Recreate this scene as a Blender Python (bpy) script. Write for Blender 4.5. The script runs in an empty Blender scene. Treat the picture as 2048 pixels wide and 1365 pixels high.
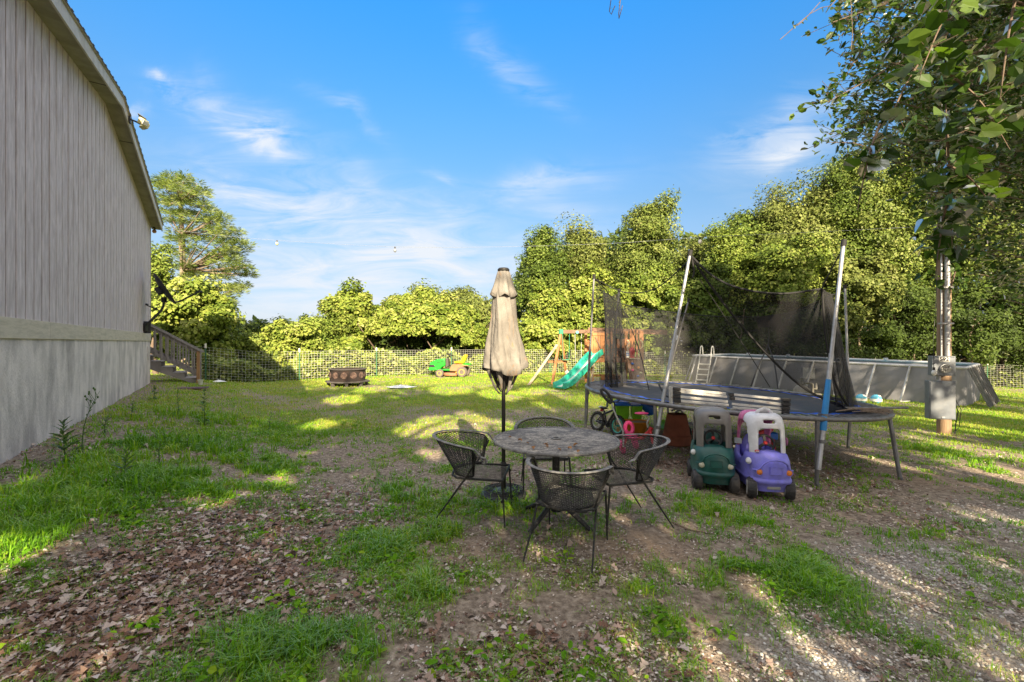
import bpy, math, random
import numpy as np
from mathutils import Vector, Matrix, Euler
random.seed(7)
SC = bpy.context.scene
COL = SC.collection
R_ = math.radians
# ------------------------------------------------------------------ camera, sky, sun, exposure
F = 880.0; CX = 1024.0; HZ = 685.0; EYE = 1.6          # focal length and horizon, in pixels of the photograph
cd = bpy.data.cameras.new('camera'); cam = bpy.data.objects.new('camera', cd); COL.objects.link(cam)
cam.location = (0, 0, EYE); cam.rotation_euler = (R_(90), 0, 0)
cd.sensor_width = 36; cd.lens = 36*F/2048; cd.shift_y = (HZ-682.5)/2048; cd.clip_end = 2000; cd.clip_start = .05
SC.camera = cam
SUN_AZ = -12.0; SUN_EL = 27.0                          # light travels 12 deg to the left of +Y
LD = Vector((math.sin(R_(SUN_AZ))*math.cos(R_(SUN_EL)), math.cos(R_(SUN_AZ))*math.cos(R_(SUN_EL)), -math.sin(R_(SUN_EL))))
sl = bpy.data.lights.new('sun', 'SUN'); so = bpy.data.objects.new('sun', sl); COL.objects.link(so)
sl.energy = 5.0; sl.angle = R_(.5); sl.color = (1, .83, .58)
so.rotation_euler = LD.to_track_quat('-Z', 'Y').to_euler()
SC.view_settings.view_transform = 'Standard'; SC.view_settings.look = 'None'
SC.view_settings.exposure = 1.75; SC.view_settings.gamma = 1
SC.cycles.max_bounces = 6; SC.cycles.transparent_max_bounces = 12
W = bpy.data.worlds.new('World'); SC.world = W; W.use_nodes = True
nt = W.node_tree; nt.nodes.clear()
def N(t, ty, **k):
    n = t.nodes.new(ty)
    for a, b in k.items(): setattr(n, a, b)
    return n
def mth(t, op, a, b=None, c=None, clamp=False):
    n = t.nodes.new('ShaderNodeMath'); n.operation = op; n.use_clamp = clamp
    for i, v in enumerate((a, b, c)):
        if v is None: continue
        if isinstance(v, (int, float)): n.inputs[i].default_value = v
        else: t.links.new(v, n.inputs[i])
    return n.outputs[0]
sky = N(nt, 'ShaderNodeTexSky', sky_type='NISHITA', sun_disc=False, sun_elevation=R_(SUN_EL), sun_rotation=R_(180+SUN_AZ))
sky.air_density = 1.2; sky.dust_density = .6; sky.ozone_density = 3.0
tc = N(nt, 'ShaderNodeTexCoord'); sx = N(nt, 'ShaderNodeSeparateXYZ'); nt.links.new(tc.outputs['Generated'], sx.inputs[0])
yy = mth(nt, 'MAXIMUM', sx.outputs[1], .05)
u = mth(nt, 'DIVIDE', sx.outputs[0], yy); v = mth(nt, 'DIVIDE', sx.outputs[2], yy)      # directions in the world, east-up
# air tint by height above the horizon, and an added bright veil of fill light, out of view overhead and behind
def nramp(fac, stops):
    n = nt.nodes.new('ShaderNodeValToRGB')
    while len(n.color_ramp.elements) < len(stops): n.color_ramp.elements.new(.5)
    for e_, (p_, c_) in zip(n.color_ramp.elements, stops): e_.position = p_; e_.color = (*c_, 1)
    nt.links.new(fac, n.inputs[0]); return n.outputs[0]
tnt = nramp(sx.outputs[2], [(0, (.19, .20, .30)), (.05, (.19, .205, .29)), (.14, (.27, .25, .27)), (.30, (.27, .33, .36)), (.44, (.21, .40, .50)), (.60, (.13, .47, .68))])
hz = N(nt, 'ShaderNodeMix', data_type='RGBA', blend_type='MULTIPLY'); hz.inputs[0].default_value = 1; nt.links.new(sky.outputs[0], hz.inputs[6]); nt.links.new(tnt, hz.inputs[7])
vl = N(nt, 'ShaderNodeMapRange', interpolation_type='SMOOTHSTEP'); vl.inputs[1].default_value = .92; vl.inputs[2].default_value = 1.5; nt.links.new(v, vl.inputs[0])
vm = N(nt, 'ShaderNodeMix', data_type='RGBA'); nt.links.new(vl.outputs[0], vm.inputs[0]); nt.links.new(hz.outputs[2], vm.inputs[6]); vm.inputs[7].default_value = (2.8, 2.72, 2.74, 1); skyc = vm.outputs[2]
cb = N(nt, 'ShaderNodeCombineXYZ'); nt.links.new(u, cb.inputs[0]); nt.links.new(v, cb.inputs[1])
n1 = N(nt, 'ShaderNodeTexNoise'); n1.inputs['Scale'].default_value = 3.2; n1.inputs['Detail'].default_value = 6; n1.inputs['Distortion'].default_value = .6
nt.links.new(cb.outputs[0], n1.inputs['Vector'])
sn = N(nt, 'ShaderNodeSeparateColor'); nt.links.new(n1.outputs['Color'], sn.inputs[0])
uw = mth(nt, 'ADD', u, mth(nt, 'MULTIPLY', mth(nt, 'SUBTRACT', sn.outputs[0], .5), .26))
vw = mth(nt, 'ADD', v, mth(nt, 'MULTIPLY', mth(nt, 'SUBTRACT', sn.outputs[1], .5), .26))
acc = None
for (px, py, la, lb, ang, st) in [(470, 240, 130, 42, 30, .40), (530, 290, 60, 20, 20, .42), (345, 160, 42, 13, 42, .45), (1030, 140, 95, 26, 35, .26),
        (1090, 365, 110, 32, -8, .35), (885, 362, 34, 11, 30, .3), (1590, 290, 170, 70, -20, .4), (1580, 325, 60, 22, -25, .35), (640, 430, 280, 70, 12, .5),
        (500, 380, 110, 18, 15, .3), (650, 590, 460, 80, 0, .55), (1100, 430, 140, 30, 10, .25), (690, 240, 90, 22, 40, .22), (275, 245, 40, 16, 10, .45), (780, 520, 300, 50, 5, .4), (1480, 270, 60, 14, -5, .3)]:
    cu = (px-CX)/F; cv = (HZ-py)/F; ca = math.cos(R_(-ang)); sa = math.sin(R_(-ang))
    du = mth(nt, 'SUBTRACT', uw, cu); dv = mth(nt, 'SUBTRACT', vw, cv)
    a = mth(nt, 'DIVIDE', mth(nt, 'ADD', mth(nt, 'MULTIPLY', du, ca), mth(nt, 'MULTIPLY', dv, sa)), la/F)
    b = mth(nt, 'DIVIDE', mth(nt, 'SUBTRACT', mth(nt, 'MULTIPLY', dv, ca), mth(nt, 'MULTIPLY', du, sa)), lb/F)
    e = mth(nt, 'MULTIPLY', mth(nt, 'EXPONENT', mth(nt, 'MULTIPLY', mth(nt, 'ADD', mth(nt, 'MULTIPLY', a, a), mth(nt, 'MULTIPLY', b, b)), -1)), st)
    acc = e if acc is None else mth(nt, 'ADD', acc, e)
mp = N(nt, 'ShaderNodeMapping'); mp.inputs['Scale'].default_value = (3, 13, 1); mp.inputs['Rotation'].default_value = (0, 0, R_(16)); nt.links.new(cb.outputs[0], mp.inputs[0])
n2 = N(nt, 'ShaderNodeTexNoise'); n2.inputs['Scale'].default_value = 1.3; n2.inputs['Detail'].default_value = 8; n2.inputs['Roughness'].default_value = .62; n2.inputs['Distortion'].default_value = .9
nt.links.new(mp.outputs[0], n2.inputs['Vector'])
tex = mth(nt, 'MULTIPLY', mth(nt, 'SUBTRACT', n2.outputs[0], .36), 4.0, clamp=True)
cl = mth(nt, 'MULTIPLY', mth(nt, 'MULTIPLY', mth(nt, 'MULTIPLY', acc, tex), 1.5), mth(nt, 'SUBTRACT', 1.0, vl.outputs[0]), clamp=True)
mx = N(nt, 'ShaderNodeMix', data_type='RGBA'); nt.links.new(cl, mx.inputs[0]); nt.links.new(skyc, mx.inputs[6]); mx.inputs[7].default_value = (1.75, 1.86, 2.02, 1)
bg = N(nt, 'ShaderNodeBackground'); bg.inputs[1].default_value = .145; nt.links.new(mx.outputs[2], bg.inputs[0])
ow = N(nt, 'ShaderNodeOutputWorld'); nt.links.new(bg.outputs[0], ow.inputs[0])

# ------------------------------------------------------------------ helpers
SEAM = (-7.8, 8.4); WD = (-.547, .837); WN = (.837, .547)          # house wall: ridge foot, direction away, outward normal
def sstep(a, b, t):
    t = np.clip((t-a)/(b-a), 0, 1); return t*t*(3-2*t)
_rs = np.random.RandomState(5); _tab = _rs.rand(256, 256)
def vnoise(x, y):
    x = np.asarray(x, float); y = np.asarray(y, float)
    xi = np.floor(x).astype(int); yi = np.floor(y).astype(int); fx = x-xi; fy = y-yi
    fx = fx*fx*(3-2*fx); fy = fy*fy*(3-2*fy)
    g = lambda i, j: _tab[(xi+i) & 255, (yi+j) & 255]
    return (g(0, 0)*(1-fx)+g(1, 0)*fx)*(1-fy)+(g(0, 1)*(1-fx)+g(1, 1)*fx)*fy
def fbm(x, y, o=4):
    s = 0; a = .5; t = 0
    for i in range(o):
        s = s+a*vnoise(x*2**i+17.3*i, y*2**i+5.1*i); t += a; a *= .5
    return s/t
def gz(x, y):
    x = np.asarray(x, float); y = np.asarray(y, float)
    w = (x-SEAM[0])*WN[0]+(y-SEAM[1])*WN[1]; al = (x-SEAM[0])*WD[0]+(y-SEAM[1])*WD[1]
    m = .34*(1-sstep(.2, 3.3, w))*sstep(-10, -6, al)*(1-sstep(7, 12, al))
    s = -.034*np.log1p(np.exp((x-1.8)*1.5))/1.5
    s = np.maximum(s, -.9)
    return m+s+.03*(fbm(x*1.1, y*1.1, 4)-.5)*np.clip(1-(y-14)/20, .2, 1)
def G(px, py):                                                       # pixel of the photograph -> point on the ground
    z = 0.
    for _ in range(12):
        d = (EYE-z)*F/(py-HZ); x = (px-CX)/F*d; z = float(gz(x, d))
    return Vector((x, d, z))
def P(px, py, d): return Vector(((px-CX)/F*d, d, EYE+(HZ-py)/F*d))

class MB:
    def __init__(s): s.v = []; s.f = []
    def add(s, vs, fs):
        o = len(s.v); s.v += [tuple(q) for q in vs]; s.f += [tuple(i+o for i in f) for f in fs]; return s
    def box(s, c, sz, R=None):
        c = Vector(c); R = R or Matrix.Identity(3)
        if isinstance(R, (float, int)): R = Matrix.Rotation(R, 3, 'Z')
        vs = [c+R @ Vector((a*sz[0]/2, b*sz[1]/2, d*sz[2]/2)) for a in (-1, 1) for b in (-1, 1) for d in (-1, 1)]
        return s.add(vs, [(0, 1, 3, 2), (4, 6, 7, 5), (0, 4, 5, 1), (2, 3, 7, 6), (0, 2, 6, 4), (1, 5, 7, 3)])
    def beam(s, a, b, w, h, up=(0, 0, 1)):
        a = Vector(a); b = Vector(b); x = (b-a).normalized(); up = Vector(up)
        if abs(x.dot(up)) > .98: up = Vector((0, 1, 0))
        y = up.cross(x).normalized(); z = x.cross(y)
        return s.box((a+b)/2, ((b-a).length, w, h), Matrix((x, y, z)).transposed())
    def tube(s, pts, r, n=8, closed=False, cap=True, flat=1.0, up=None):
        pts = [Vector(p) for p in pts]; m = len(pts)
        rr = r if isinstance(r, (list, tuple)) else [r]*m
        rings = []; prev = None
        for i, p in enumerate(pts):
            if closed: t = pts[(i+1) % m]-pts[i-1]
            else: t = pts[min(i+1, m-1)]-pts[max(i-1, 0)]
            if t.length < 1e-9: t = Vector((0, 0, 1))
            t.normalize()
            if up is not None: a = Vector(up)-t*t.dot(Vector(up))
            elif prev is None: a = Vector((0, 0, 1)) if abs(t.z) < .9 else Vector((1, 0, 0)); a = a-t*a.dot(t)
            else: a = prev-t*prev.dot(t)
            if a.length < 1e-6: a = Vector((1, 0, 0))-t*t.x
            a.normalize(); prev = a; b = t.cross(a)
            rings.append([p+(a*math.cos(2*math.pi*k/n)*flat+b*math.sin(2*math.pi*k/n))*rr[i] for k in range(n)])
        vs = [q for rg in rings for q in rg]; fs = []
        for i in range(m if closed else m-1):
            j = (i+1) % m
            for k in range(n): fs.append((i*n+k, i*n+(k+1) % n, j*n+(k+1) % n, j*n+k))
        if cap and not closed: fs.append(tuple(range(n-1, -1, -1))); fs.append(tuple((m-1)*n+k for k in range(n)))
        return s.add(vs, fs)
    def lathe(s, prof, n=24, c=(0, 0, 0), R=None, fn=None, cap=True):
        c = Vector(c); vs = []
        for i, (r, z) in enumerate(prof):
            for k in range(n):
                a = 2*math.pi*k/n; q = r if fn is None else r*fn(a, z)
                p = Vector((q*math.cos(a), q*math.sin(a), z)); vs.append(c+(R @ p if R else p))
        fs = [(i*n+k, i*n+(k+1) % n, (i+1)*n+(k+1) % n, (i+1)*n+k) for i in range(len(prof)-1) for k in range(n)]
        if cap: fs.append(tuple(range(n-1, -1, -1))); fs.append(tuple((len(prof)-1)*n+k for k in range(n)))
        return s.add(vs, fs)
    def ball(s, c, r, n=12, m=8, R=None):
        if not isinstance(r, (tuple, list)): r = (r, r, r)
        pr = [(max(math.sin(math.pi*i/m), .02), -math.cos(math.pi*i/m)) for i in range(m+1)]
        t = MB().lathe(pr, n); c = Vector(c); R = R or Matrix.Identity(3)
        return s.add([c+R @ Vector((p[0]*r[0], p[1]*r[1], p[2]*r[2])) for p in t.v], t.f)
    def grid(s, fn, nu, nv, closeu=False):
        vs = [fn(i/nu, j/nv) for j in range(nv+1) for i in range(nu if closeu else nu+1)]; w = nu if closeu else nu+1
        fs = [(j*w+i, j*w+(i+1) % w, (j+1)*w+(i+1) % w, (j+1)*w+i) for j in range(nv) for i in range(nu)]
        return s.add(vs, fs)
    def prism(s, poly, a, b, ax='y'):                                 # outline (u,w) extruded from a to b along an axis
        n = len(poly); M = {'y': lambda u, w, t: (u, t, w), 'x': lambda u, w, t: (t, u, w), 'z': lambda u, w, t: (u, w, t)}[ax]
        vs = [M(u, w, a) for u, w in poly]+[M(u, w, b) for u, w in poly]
        fs = [tuple(range(n)), tuple(range(2*n-1, n-1, -1))]+[(i, i+n, (i+1) % n+n, (i+1) % n) for i in range(n)]
        return s.add(vs, fs)
    def xf(s, M): s.v = [tuple(M @ Vector(p)) for p in s.v]; return s
    def build(s, name, m, parent=None, smooth=True, bev=0, world=False, ang=38, sub=0, solid=0):
        me = bpy.data.meshes.new(name)
        vs = s.v
        if world and parent is not None:
            iv = parent.matrix_basis.inverted(); vs = [tuple(iv @ Vector(p)) for p in vs]
        me.from_pydata(vs, [], s.f); me.update()
        if smooth:
            me.shade_smooth(); me.set_sharp_from_angle(angle=R_(ang))
        me.materials.append(m)
        o = bpy.data.objects.new(name, me); COL.objects.link(o)
        if parent is not None: o.parent = parent
        if solid: q = o.modifiers.new('solid', 'SOLIDIFY'); q.thickness = solid; q.offset = 0
        if bev: q = o.modifiers.new('bevel', 'BEVEL'); q.width = bev; q.segments = 2; q.limit_method = 'ANGLE'
        if sub: q = o.modifiers.new('sub', 'SUBSURF'); q.levels = sub; q.render_levels = sub
        return o
def thing(name, label, cat, loc=(0, 0, 0), rot=0, group=None):
    o = bpy.data.objects.new(name, None); COL.objects.link(o); o.location = loc; o.empty_display_size = .1
    o.rotation_euler = rot if isinstance(rot, (tuple, Euler)) else (0, 0, rot)
    o['label'] = label; o['category'] = cat
    if group: o['group'] = group
    o.matrix_basis = Matrix.LocRotScale(o.location, o.rotation_euler, None)
    return o
def tag(o, label=None, cat=None, group=None, kind=None):
    if label: o['label'] = label
    if cat: o['category'] = cat
    if group: o['group'] = group
    if kind: o['kind'] = kind
    return o
def copy_tree(o, loc=None, rot=None, label=None, parent=None):
    c = o.copy(); COL.objects.link(c)
    if parent is not None: c.parent = parent
    if loc is not None: c.location = loc
    if rot is not None: c.rotation_euler = rot
    if label: c['label'] = label
    for ch in list(o.children): copy_tree(ch, parent=c)
    return c
# ---- materials
def base_mat(name):
    m = bpy.data.materials.new(name); m.use_nodes = True; t = m.node_tree; b = t.nodes['Principled BSDF']; return m, t, b
def ramp(t, fac, stops, interp='LINEAR'):
    n = t.nodes.new('ShaderNodeValToRGB'); n.color_ramp.interpolation = interp
    while len(n.color_ramp.elements) < len(stops): n.color_ramp.elements.new(.5)
    for e, (p, c) in zip(n.color_ramp.elements, stops): e.position = p; e.color = (*c, 1)
    t.links.new(fac, n.inputs[0]); return n.outputs[0]
def noise(t, scale, detail=4, stretch=None, dist=0, rough=.55, off=0):
    c = N(t, 'ShaderNodeTexCoord'); mpn = N(t, 'ShaderNodeMapping'); t.links.new(c.outputs['Object'], mpn.inputs[0])
    mpn.inputs['Scale'].default_value = stretch or (1, 1, 1); mpn.inputs['Location'].default_value = (off, off*.7, off*1.3)
    n = N(t, 'ShaderNodeTexNoise'); n.inputs['Scale'].default_value = scale; n.inputs['Detail'].default_value = detail
    n.inputs['Distortion'].default_value = dist; n.inputs['Roughness'].default_value = rough; t.links.new(mpn.outputs[0], n.inputs['Vector']); return n.outputs[0]
def mixc(t, f, a, b, mode='MIX'):
    n = N(t, 'ShaderNodeMix', data_type='RGBA', blend_type=mode)
    for i, q in ((0, f), (6, a), (7, b)):
        if isinstance(q, (int, float)): n.inputs[i].default_value = q
        elif isinstance(q, tuple): n.inputs[i].default_value = (*q[:3], 1)
        else: t.links.new(q, n.inputs[i])
    return n.outputs[2]
def bump(t, b, h, st=.3, dist=.01):
    n = N(t, 'ShaderNodeBump'); n.inputs['Strength'].default_value = st; n.inputs['Distance'].default_value = dist
    t.links.new(h, n.inputs['Height']); t.links.new(n.outputs[0], b.inputs['Normal'])
def M_(name, col, rough=.6, metal=0, dirt=None, dscale=6, damt=.5, bmp=0, bscale=60, stretch=None, lo=.45, hi=.65, var=.12, spec=.5):
    m, t, b = base_mat(name); b.inputs['Roughness'].default_value = rough; b.inputs['Metallic'].default_value = metal
    b.inputs['Specular IOR Level'].default_value = spec
    f = noise(t, dscale*2.3, 3, stretch, off=3)
    c = ramp(t, f, [(.3, tuple(x*(1-var) for x in col)), (.7, tuple(min(1, x*(1+var)) for x in col))])
    if dirt:
        n = noise(t, dscale, 6, stretch, .3, .65)
        k = N(t, 'ShaderNodeMapRange'); k.inputs[1].default_value = lo; k.inputs[2].default_value = hi; k.inputs[4].default_value = damt; t.links.new(n, k.inputs[0])
        c = mixc(t, k.outputs[0], c, dirt)
        r = mth(t, 'ADD', mth(t, 'MULTIPLY', k.outputs[0], .3), rough, clamp=True); t.links.new(r, b.inputs['Roughness'])
    t.links.new(c, b.inputs['Base Color'])
    if bmp: bump(t, b, noise(t, bscale, 4, stretch), bmp, .01)
    return m
def M_leaf(name, cols, trans=.35, rough=.45, gloss=.12):
    m, t, b = base_mat(name); t.nodes.remove(b)
    a = N(t, 'ShaderNodeAttribute', attribute_name='rnd')
    c = ramp(t, a.outputs['Fac'], [(i/(len(cols)-1), q) for i, q in enumerate(cols)])
    d = N(t, 'ShaderNodeBsdfDiffuse'); tr = N(t, 'ShaderNodeBsdfTranslucent'); gl = N(t, 'ShaderNodeBsdfGlossy'); gl.inputs['Roughness'].default_value = rough
    gl.inputs['Color'].default_value = (.8, .8, .8, 1)
    t.links.new(c, d.inputs[0]); t.links.new(mixc(t, 1.0, c, (1.25, 1.35, .5), 'MULTIPLY'), tr.inputs[0])
    m1 = N(t, 'ShaderNodeMixShader'); m1.inputs[0].default_value = trans; t.links.new(d.outputs[0], m1.inputs[1]); t.links.new(tr.outputs[0], m1.inputs[2])
    m2 = N(t, 'ShaderNodeMixShader'); t.links.new(m1.outputs[0], m2.inputs[1]); t.links.new(gl.outputs[0], m2.inputs[2])
    lw = N(t, 'ShaderNodeFresnel'); lw.inputs[0].default_value = 1.35; t.links.new(mth(t, 'MULTIPLY', lw.outputs[0], gloss*4, clamp=True), m2.inputs[0])
    t.links.new(m2.outputs[0], t.nodes['Material Output'].inputs[0]); return m
def M_net(name, col, op):
    m, t, b = base_mat(name); b.inputs['Base Color'].default_value = (*col, 1); b.inputs['Roughness'].default_value = .7
    n = noise(t, 3.0, 3); a = mth(t, 'ADD', mth(t, 'MULTIPLY', mth(t, 'SUBTRACT', n, .5), .10), op, clamp=True)
    t.links.new(a, b.inputs['Alpha']); return m
# ---- numpy meshes: many copies of a small template in one object
def scatter(name, tv, tf, pos, yaw, pitch, roll, scale, mat_, parent=None, rnd=None, aniso=None, smooth=False):
    tv = np.asarray(tv, float); n = len(pos); k = len(tv)
    cy, sy, cp, sp, cr, sr = np.cos(yaw), np.sin(yaw), np.cos(pitch), np.sin(pitch), np.cos(roll), np.sin(roll)
    Rm = np.empty((n, 3, 3))                                          # Rz(yaw) Ry(-pitch) Rx(roll)
    Rm[:, 0, 0] = cy*cp; Rm[:, 0, 1] = -sy*cr-cy*sp*sr; Rm[:, 0, 2] = sy*sr-cy*sp*cr
    Rm[:, 1, 0] = sy*cp; Rm[:, 1, 1] = cy*cr-sy*sp*sr; Rm[:, 1, 2] = -cy*sr-sy*sp*cr
    Rm[:, 2, 0] = sp; Rm[:, 2, 1] = cp*sr; Rm[:, 2, 2] = cp*cr
    sc = np.asarray(scale, float).reshape(n, 1, 1)
    loc = tv[None]*sc
    if aniso is not None: loc = loc*aniso[:, None, :]
    co = np.einsum('nij,nkj->nki', Rm, loc)+np.asarray(pos)[:, None, :]
    fa = np.asarray([f for f in tf]); m = len(fa); q = fa.shape[1]
    idx = (fa[None]+(np.arange(n)*k)[:, None, None]).reshape(-1)
    return rawmesh(name, co.reshape(-1, 3), idx, q, mat_, parent, np.repeat(np.random.rand(n) if rnd is None else rnd, k), smooth)
def rawmesh(name, co, idx, q, mat_, parent=None, rnd=None, smooth=False):
    me = bpy.data.meshes.new(name); nf = len(idx)//q
    me.vertices.add(len(co)); me.vertices.foreach_set('co', np.ascontiguousarray(co, dtype=np.float32).ravel())
    me.loops.add(len(idx)); me.loops.foreach_set('vertex_index', np.ascontiguousarray(idx, dtype=np.int32))
    me.polygons.add(nf); me.polygons.foreach_set('loop_start', np.arange(0, nf*q, q, dtype=np.int32))
    me.update(calc_edges=True)
    me.polygons.foreach_set('use_smooth', np.full(nf, smooth, dtype=bool))
    if rnd is not None:
        at = me.attributes.new('rnd', 'FLOAT', 'POINT'); at.data.foreach_set('value', np.ascontiguousarray(rnd, dtype=np.float32))
    me.materials.append(mat_); o = bpy.data.objects.new(name, me); COL.objects.link(o)
    if parent is not None: o.parent = parent
    return o
KITE = ([(0, 0, 0), (.45, .3, .05), (1, 0, -.04), (.45, -.3, .05)], [(0, 3, 2, 1)])
OVAL = ([(0, 0, 0), (.3, .27, .05), (.7, .24, .03), (1, 0, -.1), (.7, -.24, .03), (.3, -.27, .05)], [(0, 5, 4, 3), (0, 3, 2, 1)])
HEART = ([(0, 0, 0), (-.1, .3, .03), (.25, .48, .05), (.7, .3, .0), (1, 0, -.14), (.7, -.3, .0), (.25, -.48, .05), (-.1, -.3, .03)], [(0, 3, 2, 1), (0, 4, 3, 3), (0, 7, 6, 5), (0, 5, 4, 4)])
HEART = (HEART[0], [(0, 3, 2, 1), (0, 5, 4, 3), (0, 7, 6, 5)])
def leaves(name, pts, out, size, mat_, parent=None, tmpl=KITE, rng=None, jit=.7, up=.35, droop=0., rnd=None):
    rng = rng or np.random.RandomState(1); n = len(pts)
    nr = out+np.array([0, 0, up])+rng.normal(0, jit, (n, 3)); nr /= np.linalg.norm(nr, axis=1)[:, None]
    # frame with normal nr; long axis random in the plane, biased downward by droop
    t = rng.normal(0, 1, (n, 3))+np.array([0, 0, -droop]); t -= nr*np.sum(t*nr, 1)[:, None]; t /= np.linalg.norm(t, axis=1)[:, None]
    b = np.cross(nr, t); Rm = np.stack([t, b, nr], axis=2)
    tv = np.asarray(tmpl[0], float); k = len(tv); sz = size*(.45+1.1*rng.rand(n))
    co = np.einsum('nij,nkj->nki', Rm, tv[None]*sz[:, None, None])+pts[:, None, :]
    fa = np.asarray(tmpl[1]); idx = (fa[None]+(np.arange(n)*k)[:, None, None]).reshape(-1)
    if rnd is None: rnd = rng.rand(n)
    return rawmesh(name, co.reshape(-1, 3), idx, fa.shape[1], mat_, parent, np.repeat(rnd, k))
def lobed(ws, curl=1.6, bend=.12):
    n_ = len(ws); v_ = []
    for i, w in enumerate(ws):
        t_ = i/(n_-1); zc = bend*math.sin(t_*3.1)-.5*bend*t_
        v_ += [(t_, w, zc+curl*w*w*.5), (t_, -w, zc+curl*w*w*.4)]
    return v_, [(2*i, 2*i+1, 2*i+3, 2*i+2) for i in range(n_-1)]
LOBED = lobed([.02, .10, .28, .11, .36, .13, .27, .08, .0]); LANCE = lobed([.02, .15, .22, .24, .19, .10, .0], 1.2, .2)
def dirs(rng, n):
    d = rng.normal(0, 1, (n, 3)); return d/np.linalg.norm(d, axis=1)[:, None]
def clumps(rng, c, rad, nc, cr, nl, shell=.55, zmin=-.7, flat=.75, rough=.18):
    d = dirs(rng, nc*3); d = d[d[:, 2] > zmin][:nc]; k = len(d)
    r = shell+(1-shell)*rng.rand(k)**.6
    r *= 1+rough*(rng.rand(k)-.5)*2
    cc = np.array(c)+d*np.array(rad)*r[:, None]
    e = dirs(rng, k*nl); q = (.35+.65*rng.rand(k*nl)**.5)*np.where(rng.rand(k*nl) < .05, 1.22, 1)*np.repeat(cr*(.5+1.0*rng.rand(k)**1.5), nl)
    pts = np.repeat(cc, nl, 0)+e*q[:, None]*np.array([1, 1, flat]); out = np.repeat(d, nl, 0)*.5+e*.7
    rn = np.clip(np.repeat(rng.rand(k), nl)*.45+rng.rand(k*nl)*.55, 0, 1)
    return pts, out, rn, cc
# ------------------------------------------------------------------ ground
def patch(x, y, lst):
    s = np.zeros_like(np.asarray(x, float))
    for (px, py, rx, st) in lst:
        g = G(px, py); ry = rx*.9
        s = s+st*np.exp(-(((x-g.x)/rx)**2+((y-g.y)/ry)**2))
    return s
GRASSY = [(90, 1010, .55, 1), (200, 960, .6, 1), (40, 1080, .4, .8), (330, 960, .45, .8), (520, 930, .6, 1), (480, 990, .35, .9), (800, 990, .4, 1), (760, 1100, .35, .9), (830, 1180, .3, .9), (900, 1060, .3, .9),
          (450, 1290, .25, .8), (560, 1330, .3, .9), (820, 1290, .2, .6), (700, 1300, .2, .5), (1000, 1000, .4, .7), (850, 1010, .3, .8), (1400, 1010, .35, .8), (1440, 1150, .2, .8), (1580, 1140, .3, .9), (1640, 1180, .2, .8), (1760, 1240, .2, .6),
          (1900, 1330, .2, .8), (1830, 1080, .3, .5), (1280, 1180, .15, .5), (1230, 1010, .3, .5), (1450, 1040, .4, .6), (1850, 900, .5, .9), (1960, 930, .6, .6), (1100, 1010, .4, .5), (1370, 1250, .12, .5), (250, 900, .8, .6), (420, 880, .7, .5)]
BARE = [(1310, 1105, .35, 1), (960, 1110, .3, .8), (1250, 1080, .3, .6), (1850, 960, .5, .8), (1540, 1180, .15, .5), (1390, 1230, .15, .6), (880, 850, .7, .35), (840, 900, .5, .4), (380, 775, 1.2, .5), (640, 810, .8, .7), (1500, 1060, .3, .3)]
GRAVEL = [(1650, 1330, .3, 1.2), (1800, 1240, .35, .9), (1950, 1150, .5, 1.0), (1750, 1130, .3, .8), (2000, 1040, .5, .8), (2040, 1300, .4, .7), (1600, 1250, .15, .4), (1900, 1100, .4, .5), (2300, 1100, .9, 1)]
LITTER = [(250, 1200, .6, 1.2), (100, 1300, .5, 1.2), (500, 1180, .4, 1), (450, 1080, .6, .8), (650, 1030, .7, .5), (380, 1030, .5, .6), (900, 1150, .3, .3), (1330, 900, 1.0, .9), (1450, 860, 1.4, .9), (1600, 930, .8, .4), (700, 1200, .3, .3), (1050, 1300, .3, .35), (150, 900, .6, .35)]
def maps(x, y):
    x = np.asarray(x, float); y = np.asarray(y, float)
    n1 = fbm(x*1.3+3, y*1.3, 4); n2 = fbm(x*.5+40, y*.5+9, 4)
    far = sstep(6.0, 10.5, y+1.5*(n2-.5)*4)
    tr = np.exp(-(((x-3.4)/2.6)**2+((y-6.9)/2.2)**2)**2)
    wd = (x-SEAM[0])*WN[0]+(y-SEAM[1])*WN[1]
    n3 = fbm(x*3.3+7, y*3.3, 3)
    wx = x+.55*(fbm(x*2.3+31, y*2.3, 3)-.5)+.2*(fbm(x*9, y*9+3, 2)-.5); wy = y+.55*(fbm(x*2.3, y*2.3+77, 3)-.5)+.2*(fbm(x*9+5, y*9, 2)-.5); n6 = fbm(x*7+3, y*7+9, 3)
    gr = np.clip(patch(wx, wy, GRASSY)*1.35*sstep(.36, .60, n6)+(n1-.53)*2.4*sstep(.3, .6, n3)+.36*sstep(.42, .62, n3)*sstep(.35, .6, n6), .03, 1)*(1-far)+far*np.clip(.85+(n2-.5)*2.0-(n1-.5)*1.8, .25, 1)
    gr = gr*(1-.85*tr)*(1-.7*np.exp(-((wd-.1)/.45)**2))
    gv = np.clip(patch(x, y, GRAVEL)*1.1+(n1-.5)*1.4*np.clip(patch(x, y, GRAVEL), 0, 1), 0, 1)
    ba = np.clip(patch(x, y, BARE), 0, 1)
    gr = np.clip(gr*(1-.75*gv)*(1-.8*ba), 0, 1)
    li = np.clip(patch(x, y, LITTER)*.9+.06+.25*tr+(n2-.5)*.7-.3*far+(n3-.5)*.6, 0.02, 1)*(1-.8*ba)*(1-.8*gv)*(1-.5*gr)
    ch = np.clip(.35+(n3-.5)*2.2+(n6-.5)*1.2+.35*tr, .03, 1)*(1-.5*gr)*(1-.35*ba)*(1-.45*far)
    return gr, gv, ba, li, ch
def axis(segs):
    a = []
    for (lo, hi, st) in segs: a += list(np.arange(lo, hi, st))
    return np.array(a+[segs[-1][1]])
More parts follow.
